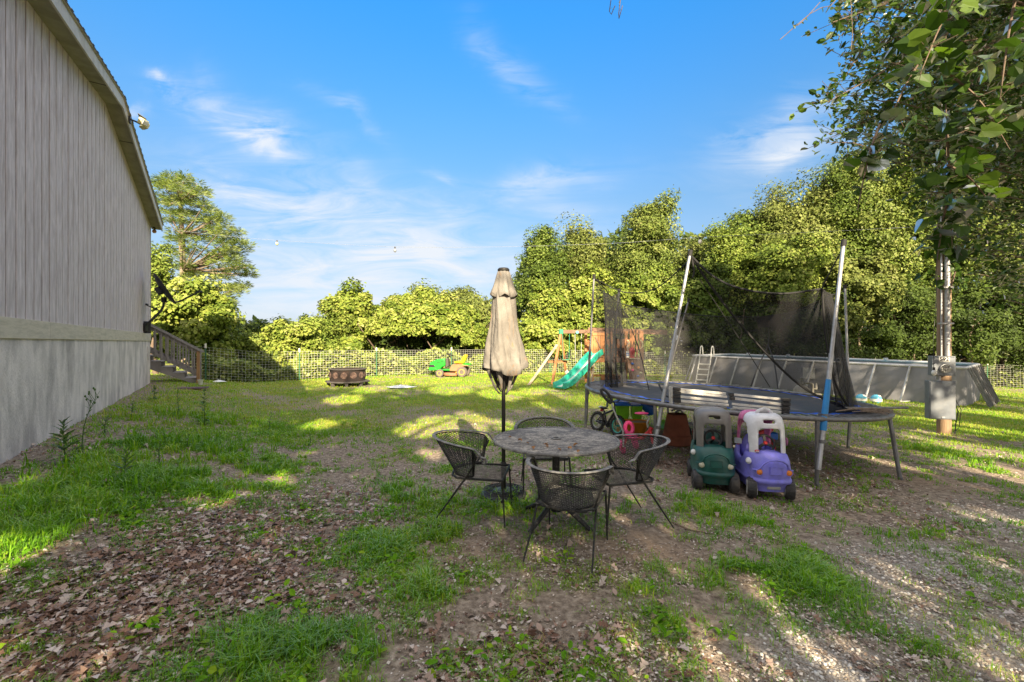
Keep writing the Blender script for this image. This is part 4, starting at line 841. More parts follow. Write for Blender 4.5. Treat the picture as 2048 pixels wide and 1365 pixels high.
def cfn(a, z): 
    t_ = (z-1.30)/.9
    return 1+.035*math.sin(17*a+z*22+2*math.sin(z*9))+(.25-.07*t_)*math.cos(6*a+1.4*math.sin(z*3))*(.75+.35*math.sin(a+1))+.07*math.sin(11*a+z*9)*(1-t_)+.06*math.sin(2*a+z*3)
def prmat(mb, fn):  # ragged hem
    return mb
can = MB(); nseg = 96
can.lathe(prof, nseg, fn=cfn, cap=False); 
for i in range(nseg): 
    x, y_, z = can.v[i]; a = math.atan2(y_, x); can.v[i] = (x, y_, z+.035*math.sin(a*2+.6)+.012*math.sin(a*6))
can.build('canopy_cloth', m_can, U, ang=80, solid=.004)
hem = MB()                                                           # lower gathered tips that turn in to the pole
for k in range(6):
    a0 = k*math.pi/3+.25; w_ = .36
    def hf(u_, v_, a0=a0, w_=w_):
        a = a0+(u_-.5)*2*w_*(1-.75*v_); r = (.145+.02*math.sin(k))*(1-v_)**.7+.028; bulge = .02*math.sin(u_*3.14)
        return ((r+bulge)*math.cos(a), (r+bulge)*math.sin(a), 1.34-.27*v_**1.1*(1+.1*math.sin(k*3)))
    hem.grid(hf, 8, 8)
hem.build('hem_tips', m_can, U, ang=80, solid=.003)
cap = MB(); pr = [(.128, 2.09), (.118, 2.12), (.098, 2.18), (.078, 2.26), (.062, 2.325), (.05, 2.335)]
cap.lathe(pr, 72, fn=lambda a, z: 1+(.16*max(0, (2.34-z)/.25))*math.cos(5*a+.7)+.05*math.sin(9*a+z*6), cap=False)
for i in range(72):
    x, y_, z = cap.v[i]; a = math.atan2(y_, x); cap.v[i] = (x, y_, z-.035*abs(math.sin(a*2.5+.5)))
cap.build('vent_cap', m_can, U, ang=80, solid=.004)
MB().lathe([(.03, 2.32), (.058, 2.328), (.062, 2.34), (.062, 2.355), (.05, 2.368), (.01, 2.372)], 24).build('finial', m_pole, U)
for k in range(8):
    a = k*math.pi/4+.1; MB().tube([(.03*math.cos(a), .03*math.sin(a), 2.28), (.05*math.cos(a), .05*math.sin(a), 1.7), (.07*math.cos(a), .07*math.sin(a), 1.12)], .006, 5).build('rib', m_pole, U)

# ------------------------------------------------------------------ trampoline
TC = Vector((3.4, 7.22, 0)); RR = 2.15
def rimz(x, y): return .735-.050*(x-3.4)+.006*(y-7.2)
def rp(ang, r=RR, dz=0): x = TC.x+r*math.cos(ang); y = TC.y+r*math.sin(ang); return Vector((x, y, rimz(x, y)+dz))
m_steel = M_('weathered_steel', (.20, .205, .215), .45, .6, dirt=(.13, .11, .10), dscale=9, damt=.6, bmp=.2)
m_galv = M_('bright_galvanised', (.42, .43, .45), .4, .6, dirt=(.25, .23, .21), dscale=8)
m_bluef = M_('blue_foam', (.02, .22, .55), .5); m_matf = M_('jump_mat', (.035, .038, .045), .6, dirt=(.09, .08, .075), dscale=2.5, damt=.7)
m_blues = M_('blue_strap', (.02, .10, .55), .6); m_net = M_net('black_net', (.012, .012, .014), .44); m_netd = M_net('black_net_bunched', (.012, .012, .014), .80); m_rope = M_('black_webbing', (.012, .012, .013), .8)
TR = thing('trampoline', 'large round trampoline with grey tube frame and sagging black safety net', 'trampoline', (TC.x, TC.y, zat(TC.x, TC.y)))
MB().tube([rp(a) for a in np.linspace(0, 2*math.pi, 73)[:-1]], .030, 10, True).build('frame_ring', m_steel, TR, world=True)
mt = MB(); mt.grid(lambda u_, v_: rp(u_*2*math.pi, max(.02, 1.80*v_), .0-.03*(1-v_**2)+.004*math.sin(u_*40)), 72, 10, True); mt.build('jump_mat', m_matf, TR, world=True)
st = MB(); st.grid(lambda u_, v_: rp(u_*2*math.pi, 1.79+.075*v_+.01*math.sin(u_*190), .012+.006*math.sin(u_*250)), 144, 1, True); st.build('mat_edge_strap', m_blues, TR, world=True, solid=.004)
iv = TR.matrix_basis.inverted(); sp0 = None
for k in range(96):
    a = k*2*math.pi/96; p, q = iv @ rp(a, 1.85, .01), iv @ rp(a, 2.13, .012)
    MB().tube([p, p.lerp(q, .15), p.lerp(q, .85), q], [.003, .010, .010, .003], 5).build('spring', m_steel, TR)
TR_ = MB()
legs = [(4.85, 5.50), (3.52, 5.08), (1.88, 5.74), (1.29, 7.72), (2.15, 9.0), (3.32, 9.36), (5.50, 7.2), (4.75, 8.85)]
for (x, y) in legs:
    a = math.atan2(y-TC.y, x-TC.x); tp = rp(a); z0 = zat(x, y)
    MB().tube([(tp.x, tp.y, tp.z-.02), (x, y, z0+.02)], .024, 8).tube([(x, y, z0+.03), (x+.01, y, z0-.01)], .026, 8).build('leg', m_steel, TR, world=True)
poles = {'A': (P(1172, 845, 7.70), P(1188, 555, 7.8)), 'B': (P(1307, 905, 5.62), P(1380, 509, 5.95)), 'C': (P(1637, 940, 5.02), P(1687, 489, 5.35)), 'D': (P(1699, 840, 7.25), P(1690, 575, 7.35)), 'E': (P(1318, 820, 9.45), P(1377, 602, 9.4)), 'F': (P(1214, 815, 8.95), P(1238, 583, 9.0))}
for nm, (a_, b2) in poles.items():
    bg_ = nm in 'BC'
    po = MB().tube([a_, a_.lerp(b2, .5)], .026 if bg_ else .022, 10).tube([a_.lerp(b2, .49), b2], .021 if bg_ else .018, 10).build('net_pole', m_galv if nm in 'BCD' else m_steel, TR, world=True)
    def sub(mb, name, m): mb.v = [tuple(iv @ Vector(q)) for q in mb.v]; return mb.build(name, m, po)
    sub(MB().tube([b2-(b2-a_)*.01, b2+(b2-a_)*.02], .030, 10), 'pole_cap', m_rope)
    if nm in 'BC':
        for f in (.12, .23): c2 = a_.lerp(b2, f); sub(MB().tube([c2-Vector((0, 0, .02)), c2+Vector((0, 0, .02))], .036, 10).box(c2+Vector((0, .04, 0)), (.05, .07, .025)), 'pole_clamp', m_steel)
    if nm in 'AD': c2 = a_.lerp(b2, .2); sub(MB().tube([c2-Vector((0, 0, .02)), c2+Vector((0, 0, .02))], .032, 10), 'pole_clamp', m_steel)
a_, b2 = poles['C']; f1 = (940-850)/(940-489); f2 = (940-768)/(940-489)
sl_ = MB(); sl_.tube([a_.lerp(b2, .165), a_.lerp(b2, .17), a_.lerp(b2, .30), a_.lerp(b2, .385)], [.034, .036, .031, .027], 12); sl_.build('foam_sleeve', m_bluef, TR, world=True)
a_, b2 = poles['D']; MB().tube([a_.lerp(b2, .0), a_.lerp(b2, .12)], .034, 10).build('foam_sleeve', m_bluef, TR, world=True)
# net: ruled sheets between curves of points
def crv(pts, u_):
    n = len(pts)-1; x = min(u_*n, n-1e-6); i = int(x); f = x-i
    p0, p1, p2, p3 = pts[max(i-1, 0)], pts[i], pts[i+1], pts[min(i+2, n)]
    return .5*((2*p1)+(p2-p0)*f+(2*p0-5*p1+4*p2-p3)*f*f+(3*p1-p0-3*p2+p3)*f**3)
def ruled(name, top, bot, nu, nv, m, sag=.0, fold_=.0, nf=6, nrm=(0, 1, 0)):
    top = [P(*q) for q in top]; bot = [P(*q) for q in bot]; nrm = Vector(nrm)
    def fn(u_, v_):
        p = crv(top, u_).lerp(crv(bot, u_), v_); w_ = math.sin(math.pi*v_)
        return p+nrm*(sag*w_+fold_*math.sin(u_*nf*6.28+v_*2.)*(.4+.6*v_))
    return MB().grid(fn, nu, nv).build(name, m, TR, world=True, ang=180)
ruled('safety_net', [(1190, 556, 7.8), (1236, 606, 8.9), (1320, 622, 9.2), (1450, 634, 9.3), (1560, 630, 9.1), (1640, 602, 7.9)],
      [(1200, 768, 7.6), (1245, 764, 8.7), (1330, 766, 8.95), (1450, 772, 8.9), (1560, 782, 8.6), (1672, 800, 7.4)], 60, 14, m_net, .05, .03, 14)
ruled('safety_net', [(1383, 514, 5.92), (1425, 552, 5.8), (1480, 577, 5.6), (1560, 588, 5.5), (1644, 578, 5.55)],
      [(1384, 518, 5.92), (1446, 606, 5.9), (1530, 705, 6.0), (1610, 778, 5.9), (1690, 818, 5.7)], 40, 16, m_net, .04, .015, 7)
ruled('safety_net', [(1644, 578, 5.55), (1655, 590, 6.2), (1668, 588, 7.3)], [(1695, 824, 5.7), (1712, 822, 6.3), (1700, 806, 7.1)], 24, 14, m_net, .0, .05, 4, (1, 0, 0))
ruled('bunched_net', [(1206, 580, 7.9), (1222, 592, 8.2), (1240, 584, 8.9)], [(1212, 790, 7.5), (1232, 786, 7.7), (1250, 778, 8.2)], 24, 14, m_netd, .0, .05, 4, (1, .3, 0))
ruled('bunched_net', [(1641, 580, 5.56), (1650, 583, 5.7), (1664, 588, 5.9)], [(1672, 812, 5.7), (1690, 818, 5.8), (1705, 818, 6.0)], 20, 12, m_netd, .0, .03, 3, (1, 0, 0))
ruled('bunched_net', [(1660, 790, 5.5), (1690, 815, 5.5), (1740, 822, 5.6)], [(1640, 842, 5.6), (1700, 838, 5.7), (1790, 832, 6.0)], 24, 8, m_netd, .05, .03, 3, (0, 0, 1))
ruled('net_skirt', [(1210, 765, 7.4), (1240, 785, 6.9), (1290, 800, 6.4), (1340, 806, 6.1)], [(1196, 790, 7.2), (1240, 805, 6.6), (1300, 812, 6.2), (1345, 812, 5.9)], 30, 5, m_net, .05, .03, 5, (0, 0, 1))
ruled('net_panel', [(1510, 634, 8.6), (1535, 631, 8.6), (1563, 627, 8.6)], [(1517, 656, 8.55), (1535, 655, 8.55), (1563, 652, 8.55)], 6, 4, m_rope, 0, .01, 2)
rp_ = MB()
def rope(pts, r): pp = [P(*q) for q in pts]; rp_.tube([crv(pp, q) for q in np.linspace(0, 1, 8*len(pp))], r, 6)
rope([(1188, 557, 7.8), (1210, 578, 8.2), (1238, 606, 8.9), (1320, 622, 9.2), (1450, 634, 9.3), (1560, 630, 9.1), (1640, 602, 7.9)], .010)
rope([(1188, 557, 7.8), (1250, 585, 8.0), (1310, 578, 7.5), (1378, 522, 6.1)], .009)
rope([(1382, 512, 5.93), (1425, 552, 5.8), (1480, 577, 5.6), (1560, 588, 5.5), (1644, 578, 5.55)], .013)
rope([(1382, 514, 5.93), (1446, 606, 5.9), (1530, 705, 6.0), (1610, 778, 5.9), (1700, 820, 5.7)], .015)
rope([(1384, 518, 5.93), (1388, 545, 5.92), (1385, 556, 5.92)], .012)
rope([(1644, 578, 5.55), (1652, 560, 5.5), (1680, 508, 5.38)], .008); rope([(1644, 578, 5.55), (1662, 590, 6.2), (1688, 583, 7.3)], .009)
rope([(1644, 580, 5.55), (1652, 680, 5.55), (1672, 770, 5.6), (1700, 818, 5.7)], .014)
rope([(1538, 656, 8.5), (1536, 690, 8.3), (1518, 730, 7.6), (1502, 772, 7.2)], .011); rope([(1536, 690, 8.3), (1548, 725, 7.6), (1556, 778, 7.0)], .011)
rope([(1378, 604, 9.4), (1400, 615, 9.3), (1450, 632, 9.3)], .006); rope([(1238, 600, 8.9), (1275, 690, 8.2), (1298, 780, 7.4)], .008); rope([(1400, 560, 6.5), (1480, 680, 7.0), (1540, 775, 7.2)], .006)
rope([(1318, 770, 6.5), (1330, 790, 6.1), (1352, 800, 5.8)], .012)
rp_.build('net_rope', m_rope, TR, world=True)
# folded canopy frame resting on the trampoline's near edge
m_wm = M_('white_enamel', (.62, .60, .55), .5, dirt=(.30, .16, .08), dscale=14, damt=.9, stretch=(.5, 1, 1), lo=.56, hi=.66)
a0, a1 = P(1346, 798, 5.60), P(1578, 822, 5.32); c0 = a0.lerp(a1, .5)
CFm = thing('folded_canopy_frame', 'folded white metal gazebo frame with rust spots lying on the near edge of the trampoline', 'folded frame', c0)
ex_ = (a1-a0).normalized()
for j, (dz, dy) in enumerate([(.135, .05), (.085, .02), (.035, 0), (-.015, -.02), (-.055, .03)]):
    s_ = .12 if j == 0 else (0 if j % 2 else .05)
    for h_ in range(2):
        p = a0.lerp(a1, .02+.5*h_); q = a0.lerp(a1, .485+.5*h_); o_ = Vector((0, dy, dz-.012*(h_)))
        MB().beam(p+o_+Vector((0, 0, random.uniform(-.014, .014))), q+o_+Vector((0, 0, random.uniform(-.018, .014))), .020+.008*random.random(), .024+.008*random.random()).build('frame_bar', m_wm, CFm, world=True, smooth=False, bev=.003)
for f in (0.03, .52, .97):
    p = a0.lerp(a1, f); w_ = .05 if f == .52 else .09
    for j, dz in enumerate((.13, .08, .03, -.02)):
        if f == .52 and j > 1: continue
        MB().box(p+Vector((random.uniform(-.01, .01), .0, dz)), (w_, .075, .042), math.atan2(ex_.y, ex_.x)).build('corner_joint', m_blk, CFm, world=True, smooth=False, bev=.006)
for f in (-.012, .99):
    for dy in (0, .06): p = a0.lerp(a1, f)+Vector((0, dy, 0)); MB().beam(p+Vector((0, 0, -.07)), p+Vector((0, 0, .15)), .022, .022).build('frame_post', m_wm if f < 0 else m_blk, CFm, world=True, smooth=False, bev=.002)
# dead branch on the right end
bp = P(1720, 826, 5.5); BR = thing('dead_branch', 'dry leafless branch lying on the right end of the trampoline', 'branch', bp)
mb = MB(); rb = random.Random(9)
for i in range(34):
    a = rb.gauss(-.2, .9); L = rb.uniform(.1, .38); s_ = bp+Vector((rb.uniform(-.22, .25), rb.uniform(-.12, .12), .02+.03*rb.random()))
    mb.tube([s_, s_+Vector((math.cos(a)*L*.5, math.sin(a)*L*.5-.03, .04*rb.random())), s_+Vector((math.cos(a+.3)*L, math.sin(a+.3)*L-.06, -.02))], [.004, .003, .0015], 4)
mb.tube([bp+Vector((-.3, 0, .02)), bp+Vector((0, .03, .05)), bp+Vector((.45, .1, .03))], [.008, .01, .005], 6)
mb.build('twigs', m_barkl, BR, world=True)
p = P(1760, 811, 5.9); lt = MB().tube([P(1690, 817, 5.6), P(1815, 816, 6.1)], .018, 8); o = lt.build('loose_pole', m_steel); tag(o, 'loose grey tube lying along the right rim of the trampoline', 'tube')

# ------------------------------------------------------------------ ride-on toy cars
def rounded(w, l, n=40, e=3.2):
    return [(w*math.copysign(abs(math.cos(a))**(2/e), math.cos(a)), l*math.copysign(abs(math.sin(a))**(2/e), math.sin(a))) for a in np.linspace(0, 2*math.pi, n+1)[:-1]]
def toy_car(label, loc, rz, body_c, roof_f, roof_b, lamp_c, rim_c, tyre_c, extra):
    car = thing('toy_car', label, 'ride-on toy car', loc, rz)
    mbd = M_('body_plastic', body_c, .38, dirt=tuple(x*.45+.06 for x in body_c), dscale=8, damt=.6); mf = M_('roof_front_plastic', roof_f, .4, dirt=tuple(x*.55+.04 for x in roof_f), dscale=5, damt=.45)
    mbk = M_('roof_back_plastic', roof_b, .4, dirt=tuple(x*.6+.03 for x in roof_b), dscale=6, damt=.4); ml = M_('lamp_plastic', lamp_c, .35); mty = M_('tyre_plastic', tyre_c, .55, dirt=(.12, .1, .085), dscale=14); mrm = M_('rim_plastic', rim_c, .4, dirt=(.2, .18, .16), dscale=20)
    # body tub, front is -y
    nb = 64
    sec = [(.08, .155, .26, -.00), (.085, .185, .295, -.0), (.13, .195, .31, 0), (.165, .20, .325, 0), (.175, .212, .345, 0), (.195, .218, .352, 0), (.21, .212, .345, 0), (.22, .205, .33, 0), (.30, .212, .33, 0), (.38, .208, .31, .008), (.43, .198, .285, .015), (.445, .185, .27, .02), (.44, .17, .25, .02), (.36, .165, .235, .02), (.22, .16, .22, .02), (.17, .12, .18, .02)]
    b = MB(); vs = []
    for (z, w, l, yo) in sec:
        for (x, y) in rounded(w, l, nb, 3.4):
            f = max(0, -y/l); zz = z+(.022*f*(1-(x/w)**2) if z > .35 else 0)
            cut = 0
            if z > .3 and abs(y-yo) < .12: cut = .10*max(0,math.cos((y-yo)/.12*math.pi/2))**.6*(1 if abs(x) > w*.7 else 0)*(1 if z > .37 else .3)
            if .24 < z < .42 and y < -.2*l/.33: y = y-.02*max(0, 1-abs(x)/.13)**.5*max(0, 1-abs(z-.31)/.12)  # bonnet bulge
            vs.append((x, y+yo, zz-cut))
    n = len(sec); fs = [(i*nb+k, i*nb+(k+1) % nb, (i+1)*nb+(k+1) % nb, (i+1)*nb+k) for i in range(n-1) for k in range(nb)]
    fs += [tuple(range(nb-1, -1, -1)), tuple((n-1)*nb+k for k in range(nb))]
    b.add(vs, fs); bo = b.build('body', mbd, car, ang=50)
    def front(x, z, off=.0): return -(.325+.012)*(1-abs(x/.225)**3.4)**(1/3.4)-off
    ar = MB(); ar.tube([(x, front(x, z, .004 if abs(x) > .12 else .018), z) for x, z in [(-.185, .30), (-.15, .305), (-.125, .33), (-.105, .375), (-.06, .405), (0, .415), (.06, .405), (.105, .375), (.125, .33), (.15, .305), (.185, .30)]], .011, 8, flat=.7); ar.build('bonnet_arch', mbd, bo)
    pl = MB(); pl.tube([(-.055, -.352, .275), (.055, -.352, .275), (.055, -.352, .345), (-.055, -.352, .345)], .0045, 6, True); pl.box((0, -.343, .31), (.10, .02, .062)); pl.build('number_plate', mbd, bo, bev=.004)
    for sg in (-1, 1):
        x = sg*.135; MB().ball((x, front(x, .27, -.004), .285), (.030, .02, .030), 16, 10).build('headlight', ml, car)
        if lamp_c[0] > .5 and lamp_c[2] < .2: MB().tube([(x+.033*math.cos(a), front(x, .27, .001), .285+.033*math.sin(a)) for a in np.linspace(0, 6.28, 21)[:-1]], .004, 5, True).build('lamp_ring', mbd, car)
        for yw in (-.235, .22):
            xw = sg*(.175 if yw < 0 else .185); rw = .104 if yw < 0 else .104
            fl_ = 1 if yw < 0 else .9; Rw = Matrix.Rotation(R_(90), 3, 'Y')
            st_ = Matrix.Rotation(R_(-18 if (yw < 0 and extra == 'purple') else (4 if yw < 0 else 0)), 3, 'Z')
            wl_ = MB().lathe([(.05, -.042), (rw*.9, -.042), (rw, -.028), (rw, .028), (rw*.9, .042), (.05, .042)], 28, (0, 0, 0), Rw); 
            for k in range(20):
                a = k*math.pi/10; wl_.box((0, rw*math.cos(a), rw*math.sin(a)), (.05, .008, .008), Matrix.Rotation(a, 3, 'X'))
            cw = Vector((xw, yw, rw+.002)); wl_.v = [tuple(cw+st_ @ Vector(q)) for q in wl_.v]
            wo = MB(); wo.v, wo.f = wl_.v, wl_.f; wo = wo.build('wheel', mty, car)
            rm = MB().lathe([(.01, .046*1), (rw*.72, .044), (rw*.74, .036), (.01, .030)], 20, (0, 0, 0), Rw); rm2 = MB().lathe([(.01, -.046), (rw*.72, -.044), (rw*.74, -.036), (.01, -.030)], 20, (0, 0, 0), Rw); rm.add(rm2.v, rm2.f)
            for s2 in (-1, 1):
                for k in range(6): a = k*math.pi/3; rm.box((s2*.046, rw*.42*math.cos(a), rw*.42*math.sin(a)), (.006, rw*.5, .014), Matrix.Rotation(a, 3, 'X'))
            rm.v = [tuple(cw+st_ @ Vector(q)) for q in rm.v]; rm.build('rim', mrm, wo)
    # roof shell with pillars: closed dome, windows left out
    nu, nv = 72, 30
    def dome(u_, v_):
        a = u_*2*math.pi; th = v_*math.pi/2; z = .43+.40*math.sin(th)**1.0*1.0 if False else .425+.415*(1-(1-v_)**2.1)
        k = max(0.0, 1-max(0, (v_-.30)/.70)**3.2)**(1/2.3)*(1-.17*v_**1.3)
        w = .198*k; l = .262*k; e = 2/3.0
        x = w*math.copysign(abs(math.cos(a))**e, math.cos(a)); y = l*math.copysign(abs(math.sin(a))**e, math.sin(a))+.015
        return (x, y, z)
    d_ = MB().grid(dome, nu, nv, True)
    def solidface(p):
        x, y, z = p; fr = -y/.26
        if z > .80: return not (False)
        if y < -.13*1 and abs(x) < .105-.12*max(0, z-.60)*0 and z < .695: 
            if (abs(x)/.112)**5+(max(0, z-.5)/.20)**6 < 1: return False
        if y > .13 and z < .69 and (abs(x)/.13)**5+(max(0, z-.5)/.19)**6 < 1: return False
        if abs(x) > .09 and z < .745 and (abs(y-.02)/(.165-.20*max(0, z-.5)))**4+(max(0, z-.55)/.19)**5 < 1: return False
        if y < -.08 and .755 < z < .785 and abs(x) < .055: return False
        return True
    for part_, sel, mm in (('roof_front', lambda p: p[1] < .03, mf), ('roof_back', lambda p: p[1] >= .03, mbk)):
        fs = []
        for f in d_.f:
            c = [sum(d_.v[i][k] for i in f)/4 for k in range(3)]
            if solidface(c) and sel(c): fs.append(f)
        used = sorted({i for f in fs for i in f}); mp_ = {i: j for j, i in enumerate(used)}
        q = MB(); q.v = [d_.v[i] for i in used]; q.f = [tuple(mp_[i] for i in f) for f in fs]
        if part_ == 'roof_front' and True:
            # closing top cap
            top = [d_.v[nv*nu+k] for k in range(nu)]; 
        o = q.build(part_, mm, car, ang=180)
        me = o.modifiers.new('solid', 'SOLIDIFY'); me.thickness = .026; me.offset = -1
        s_ = o.modifiers.new('smooth', 'SMOOTH'); s_.factor = .5; s_.iterations = 3
        s2 = o.modifiers.new('sub', 'SUBSURF'); s2.levels = 1; s2.render_levels = 1
    top = MB().ball((0, .0, .80), (.128, .165, .04), 24, 10); top.build('roof_top', mf, car)
    # steering wheel, seat
    RS = Matrix.Rotation(R_(62), 3, 'X'); cs = Vector((0, -.11, .53))
    sw = MB().tube([cs+RS @ Vector((.085*math.cos(a), .085*math.sin(a), 0)) for a in np.linspace(0, 6.283, 29)[:-1]], .012, 8, True)
    for a in (R_(90), R_(210), R_(330)): sw.beam(cs, cs+RS @ Vector((.08*math.cos(a), .08*math.sin(a), 0)), .026, .01, RS @ Vector((0, 0, 1)))
    sw.tube([cs, cs+RS @ Vector((0, 0, -.16))], .015, 8); sw = sw.build('steering_wheel', m_blk, car)
    MB().ball(cs+RS @ Vector((0, 0, .008)), (.02, .02, .01), 14, 8, RS).build('horn_button', M_('red_plastic', (.6, .03, .03), .4), sw)
    MB().box((0, .10, .25), (.26, .20, .05)).ball((0, .20, .42), (.12, .04, .17), 16, 10).build('seat', mbd, car, bev=.015)
    MB().ball((0, -.165, .44), (.125, .07, .035), 20, 10).build('dashboard', mbd, car)
    if extra == 'green':
        MB().ball((0, .19, .56), (.065, .03, .03), 14, 8).build('seat_top', M_('grey_plastic', (.3, .31, .32), .5), car)
        MB().ball((-.205, -.19, .385), (.028, .03, .03), 14, 10).tube([(-.205, -.19, .41), (-.205, -.19, .36)], .018, 8).build('fuel_cap', M_('white_plastic_cap', (.7, .7, .68), .4), car)
        MB().ball((.188, -.2, .475), (.012, .012, .014), 10, 6).build('sticker', M_('cream_sticker', (.6, .55, .38), .5), car)
    else:
        MB().ball((-.20, -.215, .37), (.026, .034, .034), 16, 10).box((-.21, -.242, .37), (.05, .012, .016), -.6).build('fuel_cap', M_('white_plastic_cap', (.72, .72, .74), .4), car)
        vz = MB().tube([(-.075, -.06, .815), (-.072, -.08, .85), (-.045, -.088, .872), (-.02, -.09, .878), (0, -.092, .892), (.02, -.09, .878), (.045, -.088, .872), (.072, -.08, .85), (.075, -.06, .815)], .013, 8)
        vz.grid(lambda u_, v_: ((u_-.5)*.14, -.085+.05*v_, .82+.058*math.sin(u_*3.1416)*(1-v_)), 10, 3); vz.build('roof_spoiler', mf, car, ang=70)
        bx = MB().ball((-.128, -.238, .475), (.024, .008, .014), 20, 8); e_ = bx.build('oval_badge', M_('badge_red', (.5, .04, .06), .4), car)
        MB().box((-.128, -.2465, .478), (.030, .002, .004)).box((-.128, -.2465, .471), (.034, .002, .004)).build('badge_lettering', m_wht, e_)
        MB().box((-.165, .17, .49), (.07, .012, .06), -.4).build('sticker', M_('silver_sticker', (.5, .52, .55), .4), car)
        fw = MB()
        for k in range(6): a = k*math.pi/3; fw.ball((.186+.0*k, -.14+.022*math.cos(a), .56+.03*math.sin(a)), (.008, .014, .018), 8, 6, Matrix.Rotation(a, 3, 'X'))
        fw.build('flower_sticker', M_('plum_sticker', (.35, .12, .25), .5), car)
        MB().box((0, -.30, .135), (.13, .03, .05)).build('tow_slot', M_('grey_plastic2', (.35, .35, .33), .5), car, bev=.012)
    car.scale = (1.05, 1.05, 1.04)
    return car
g = G(1434, 982); toy_car('dark green toy car with grey-brown roof parked under the trampoline edge', (g.x+.06, g.y+.26, zat(g.x, g.y+.2)), R_(-17), (.010, .09, .08), (.19, .175, .165), (.19, .175, .165), (.58, .56, .45), (.03, .03, .035), (.025, .025, .03), 'green')
g = G(1548, 1000); toy_car('purple toy car with white and pink roof parked right of the green one', (g.x+.02, g.y+.28, zat(g.x, g.y+.2)), R_(-8), (.21, .20, .72), (.74, .74, .78), (.62, .16, .34), (.75, .22, .03), (.45, .45, .44), (.025, .025, .028), 'purple')

# ------------------------------------------------------------------ toys and pot below the trampoline
m_red = M_('toy_red', (.55, .03, .04), .45); m_pink = M_('toy_pink', (.75, .06, .22), .45); m_lime = M_('toy_lime', (.22, .62, .02), .45, dirt=(.1, .3, .02), dscale=5); m_blue = M_('toy_blue', (.015, .13, .52), .4); m_org = M_('toy_orange', (.80, .30, .02), .45, dirt=(.4, .18, .03), dscale=6)
m_rub = M_('black_rubber', (.02, .02, .02), .7, dirt=(.10, .08, .065), dscale=14); m_chr = M_('dull_chrome', (.5, .5, .5), .35, .8, dirt=(.25, .2, .15), dscale=25); m_gry = M_('toy_grey', (.25, .27, .3), .5)
m_teal = M_('toy_teal', (.1, .5, .42), .5)
g = G(1361, 893); pot = thing('plant_pot', 'large terracotta plant pot turned upside down under the trampoline', 'pot', (g.x, g.y+.16, zat(g.x, g.y+.16)), .2)
m_tc = M_('terracotta', (.27, .085, .045), .85, dirt=(.14, .055, .035), dscale=3, damt=.7, bmp=.3)
s_ = .92; MB().lathe([(.225*s_, 0), (.235*s_, .01), (.237*s_, .15), (.222*s_, .16), (.218*s_, .17), (.22*s_, .165), (.205*s_, .28), (.175*s_, .42), (.16*s_, .475), (.15*s_, .485), (.03, .487), (.028, .47)], 40).build('pot_body', m_tc, pot, ang=30)
# kids bicycle
g = G(1207, 868); by = thing('kids_bicycle', 'small black and silver child bicycle leaning under the left edge of the trampoline', 'bicycle', (g.x+.05, g.y+.05, zat(g.x, g.y)), R_(-62))
m_bf = M_('bike_frame', (.05, .05, .055), .35, .5)
by.rotation_euler = (R_(-9), 0, R_(-58)); by.matrix_basis = Matrix.LocRotScale(by.location, by.rotation_euler, None)
RX = Matrix.Rotation(R_(90), 3, 'X')
for xw, mm in ((-.24, m_chr), (.26, m_teal)):
    w_ = MB().tube([(xw+.15*math.cos(a), 0, .17+.15*math.sin(a)) for a in np.linspace(0, 6.283, 31)[:-1]], .026, 8, True)
    for k in range(26): a = k*6.283/26; w_.box((xw+.175*math.cos(a), 0, .17+.175*math.sin(a)), (.012, .045, .012), Matrix.Rotation(-a, 3, 'Y'))
    w_ = w_.build('wheel', m_rub, by)
    r_2 = MB().tube([(xw+.118*math.cos(a), 0, .17+.118*math.sin(a)) for a in np.linspace(0, 6.283, 31)[:-1]], .012, 6, True).tube([(xw, -.04, .17), (xw, .04, .17)], .016, 8)
    for k in range(12): a = k*6.283/12; r_2.tube([(xw, .012*(-1)**k, .17), (xw+.118*math.cos(a), 0, .17+.118*math.sin(a))], .003, 4)
    r_2.build('rim', mm, w_)
fr = MB().tube([(-.24, .035, .17), (.0, .02, .15)], .011, 6).tube([(-.24, -.035, .17), (.0, -.02, .15)], .011, 6).tube([(.0, 0, .15), (-.10, 0, .38)], .016, 8).tube([(.0, 0, .15), (.16, 0, .40)], .02, 8).tube([(-.08, 0, .33), (.16, 0, .44)], .018, 8).tube([(-.24, .03, .17), (-.09, .01, .34)], .009, 6).tube([(-.24, -.03, .17), (-.09, -.01, .34)], .009, 6); fr.build('frame', m_bf, by)
MB().tube([(.15, 0, .47), (.19, 0, .36), (.20, .045, .33), (.26, .045, .17)], .012, 6).tube([(.19, 0, .36), (.20, -.045, .33), (.26, -.045, .17)], .012, 6).build('fork', m_bf, by)
MB().tube([(.15, 0, .46), (.12, 0, .56)], .014, 8).tube([(.10, -.26, .66), (.12, -.15, .64), (.13, -.07, .57), (.12, 0, .56), (.13, .07, .57), (.12, .15, .64), (.10, .26, .66)], .011, 8).build('handlebar', m_blk, by)
for sg in (-1, 1): MB().tube([(.11, sg*.20, .652), (.095, sg*.29, .665)], .018, 8).build('grip', m_rub, by)
sd0 = MB().ball((-.13, 0, .43), (.10, .05, .025), 14, 8).tube([(-.1, 0, .36), (-.12, 0, .42)], .012, 8).build('saddle', m_blk, by); MB().ball((-.185, 0, .435), (.055, .052, .024), 12, 8).build('saddle_back', m_wht, by)
MB().box((-.165, 0, .385), (.03, .05, .05)).build('rear_reflector', m_red, by, bev=.006)
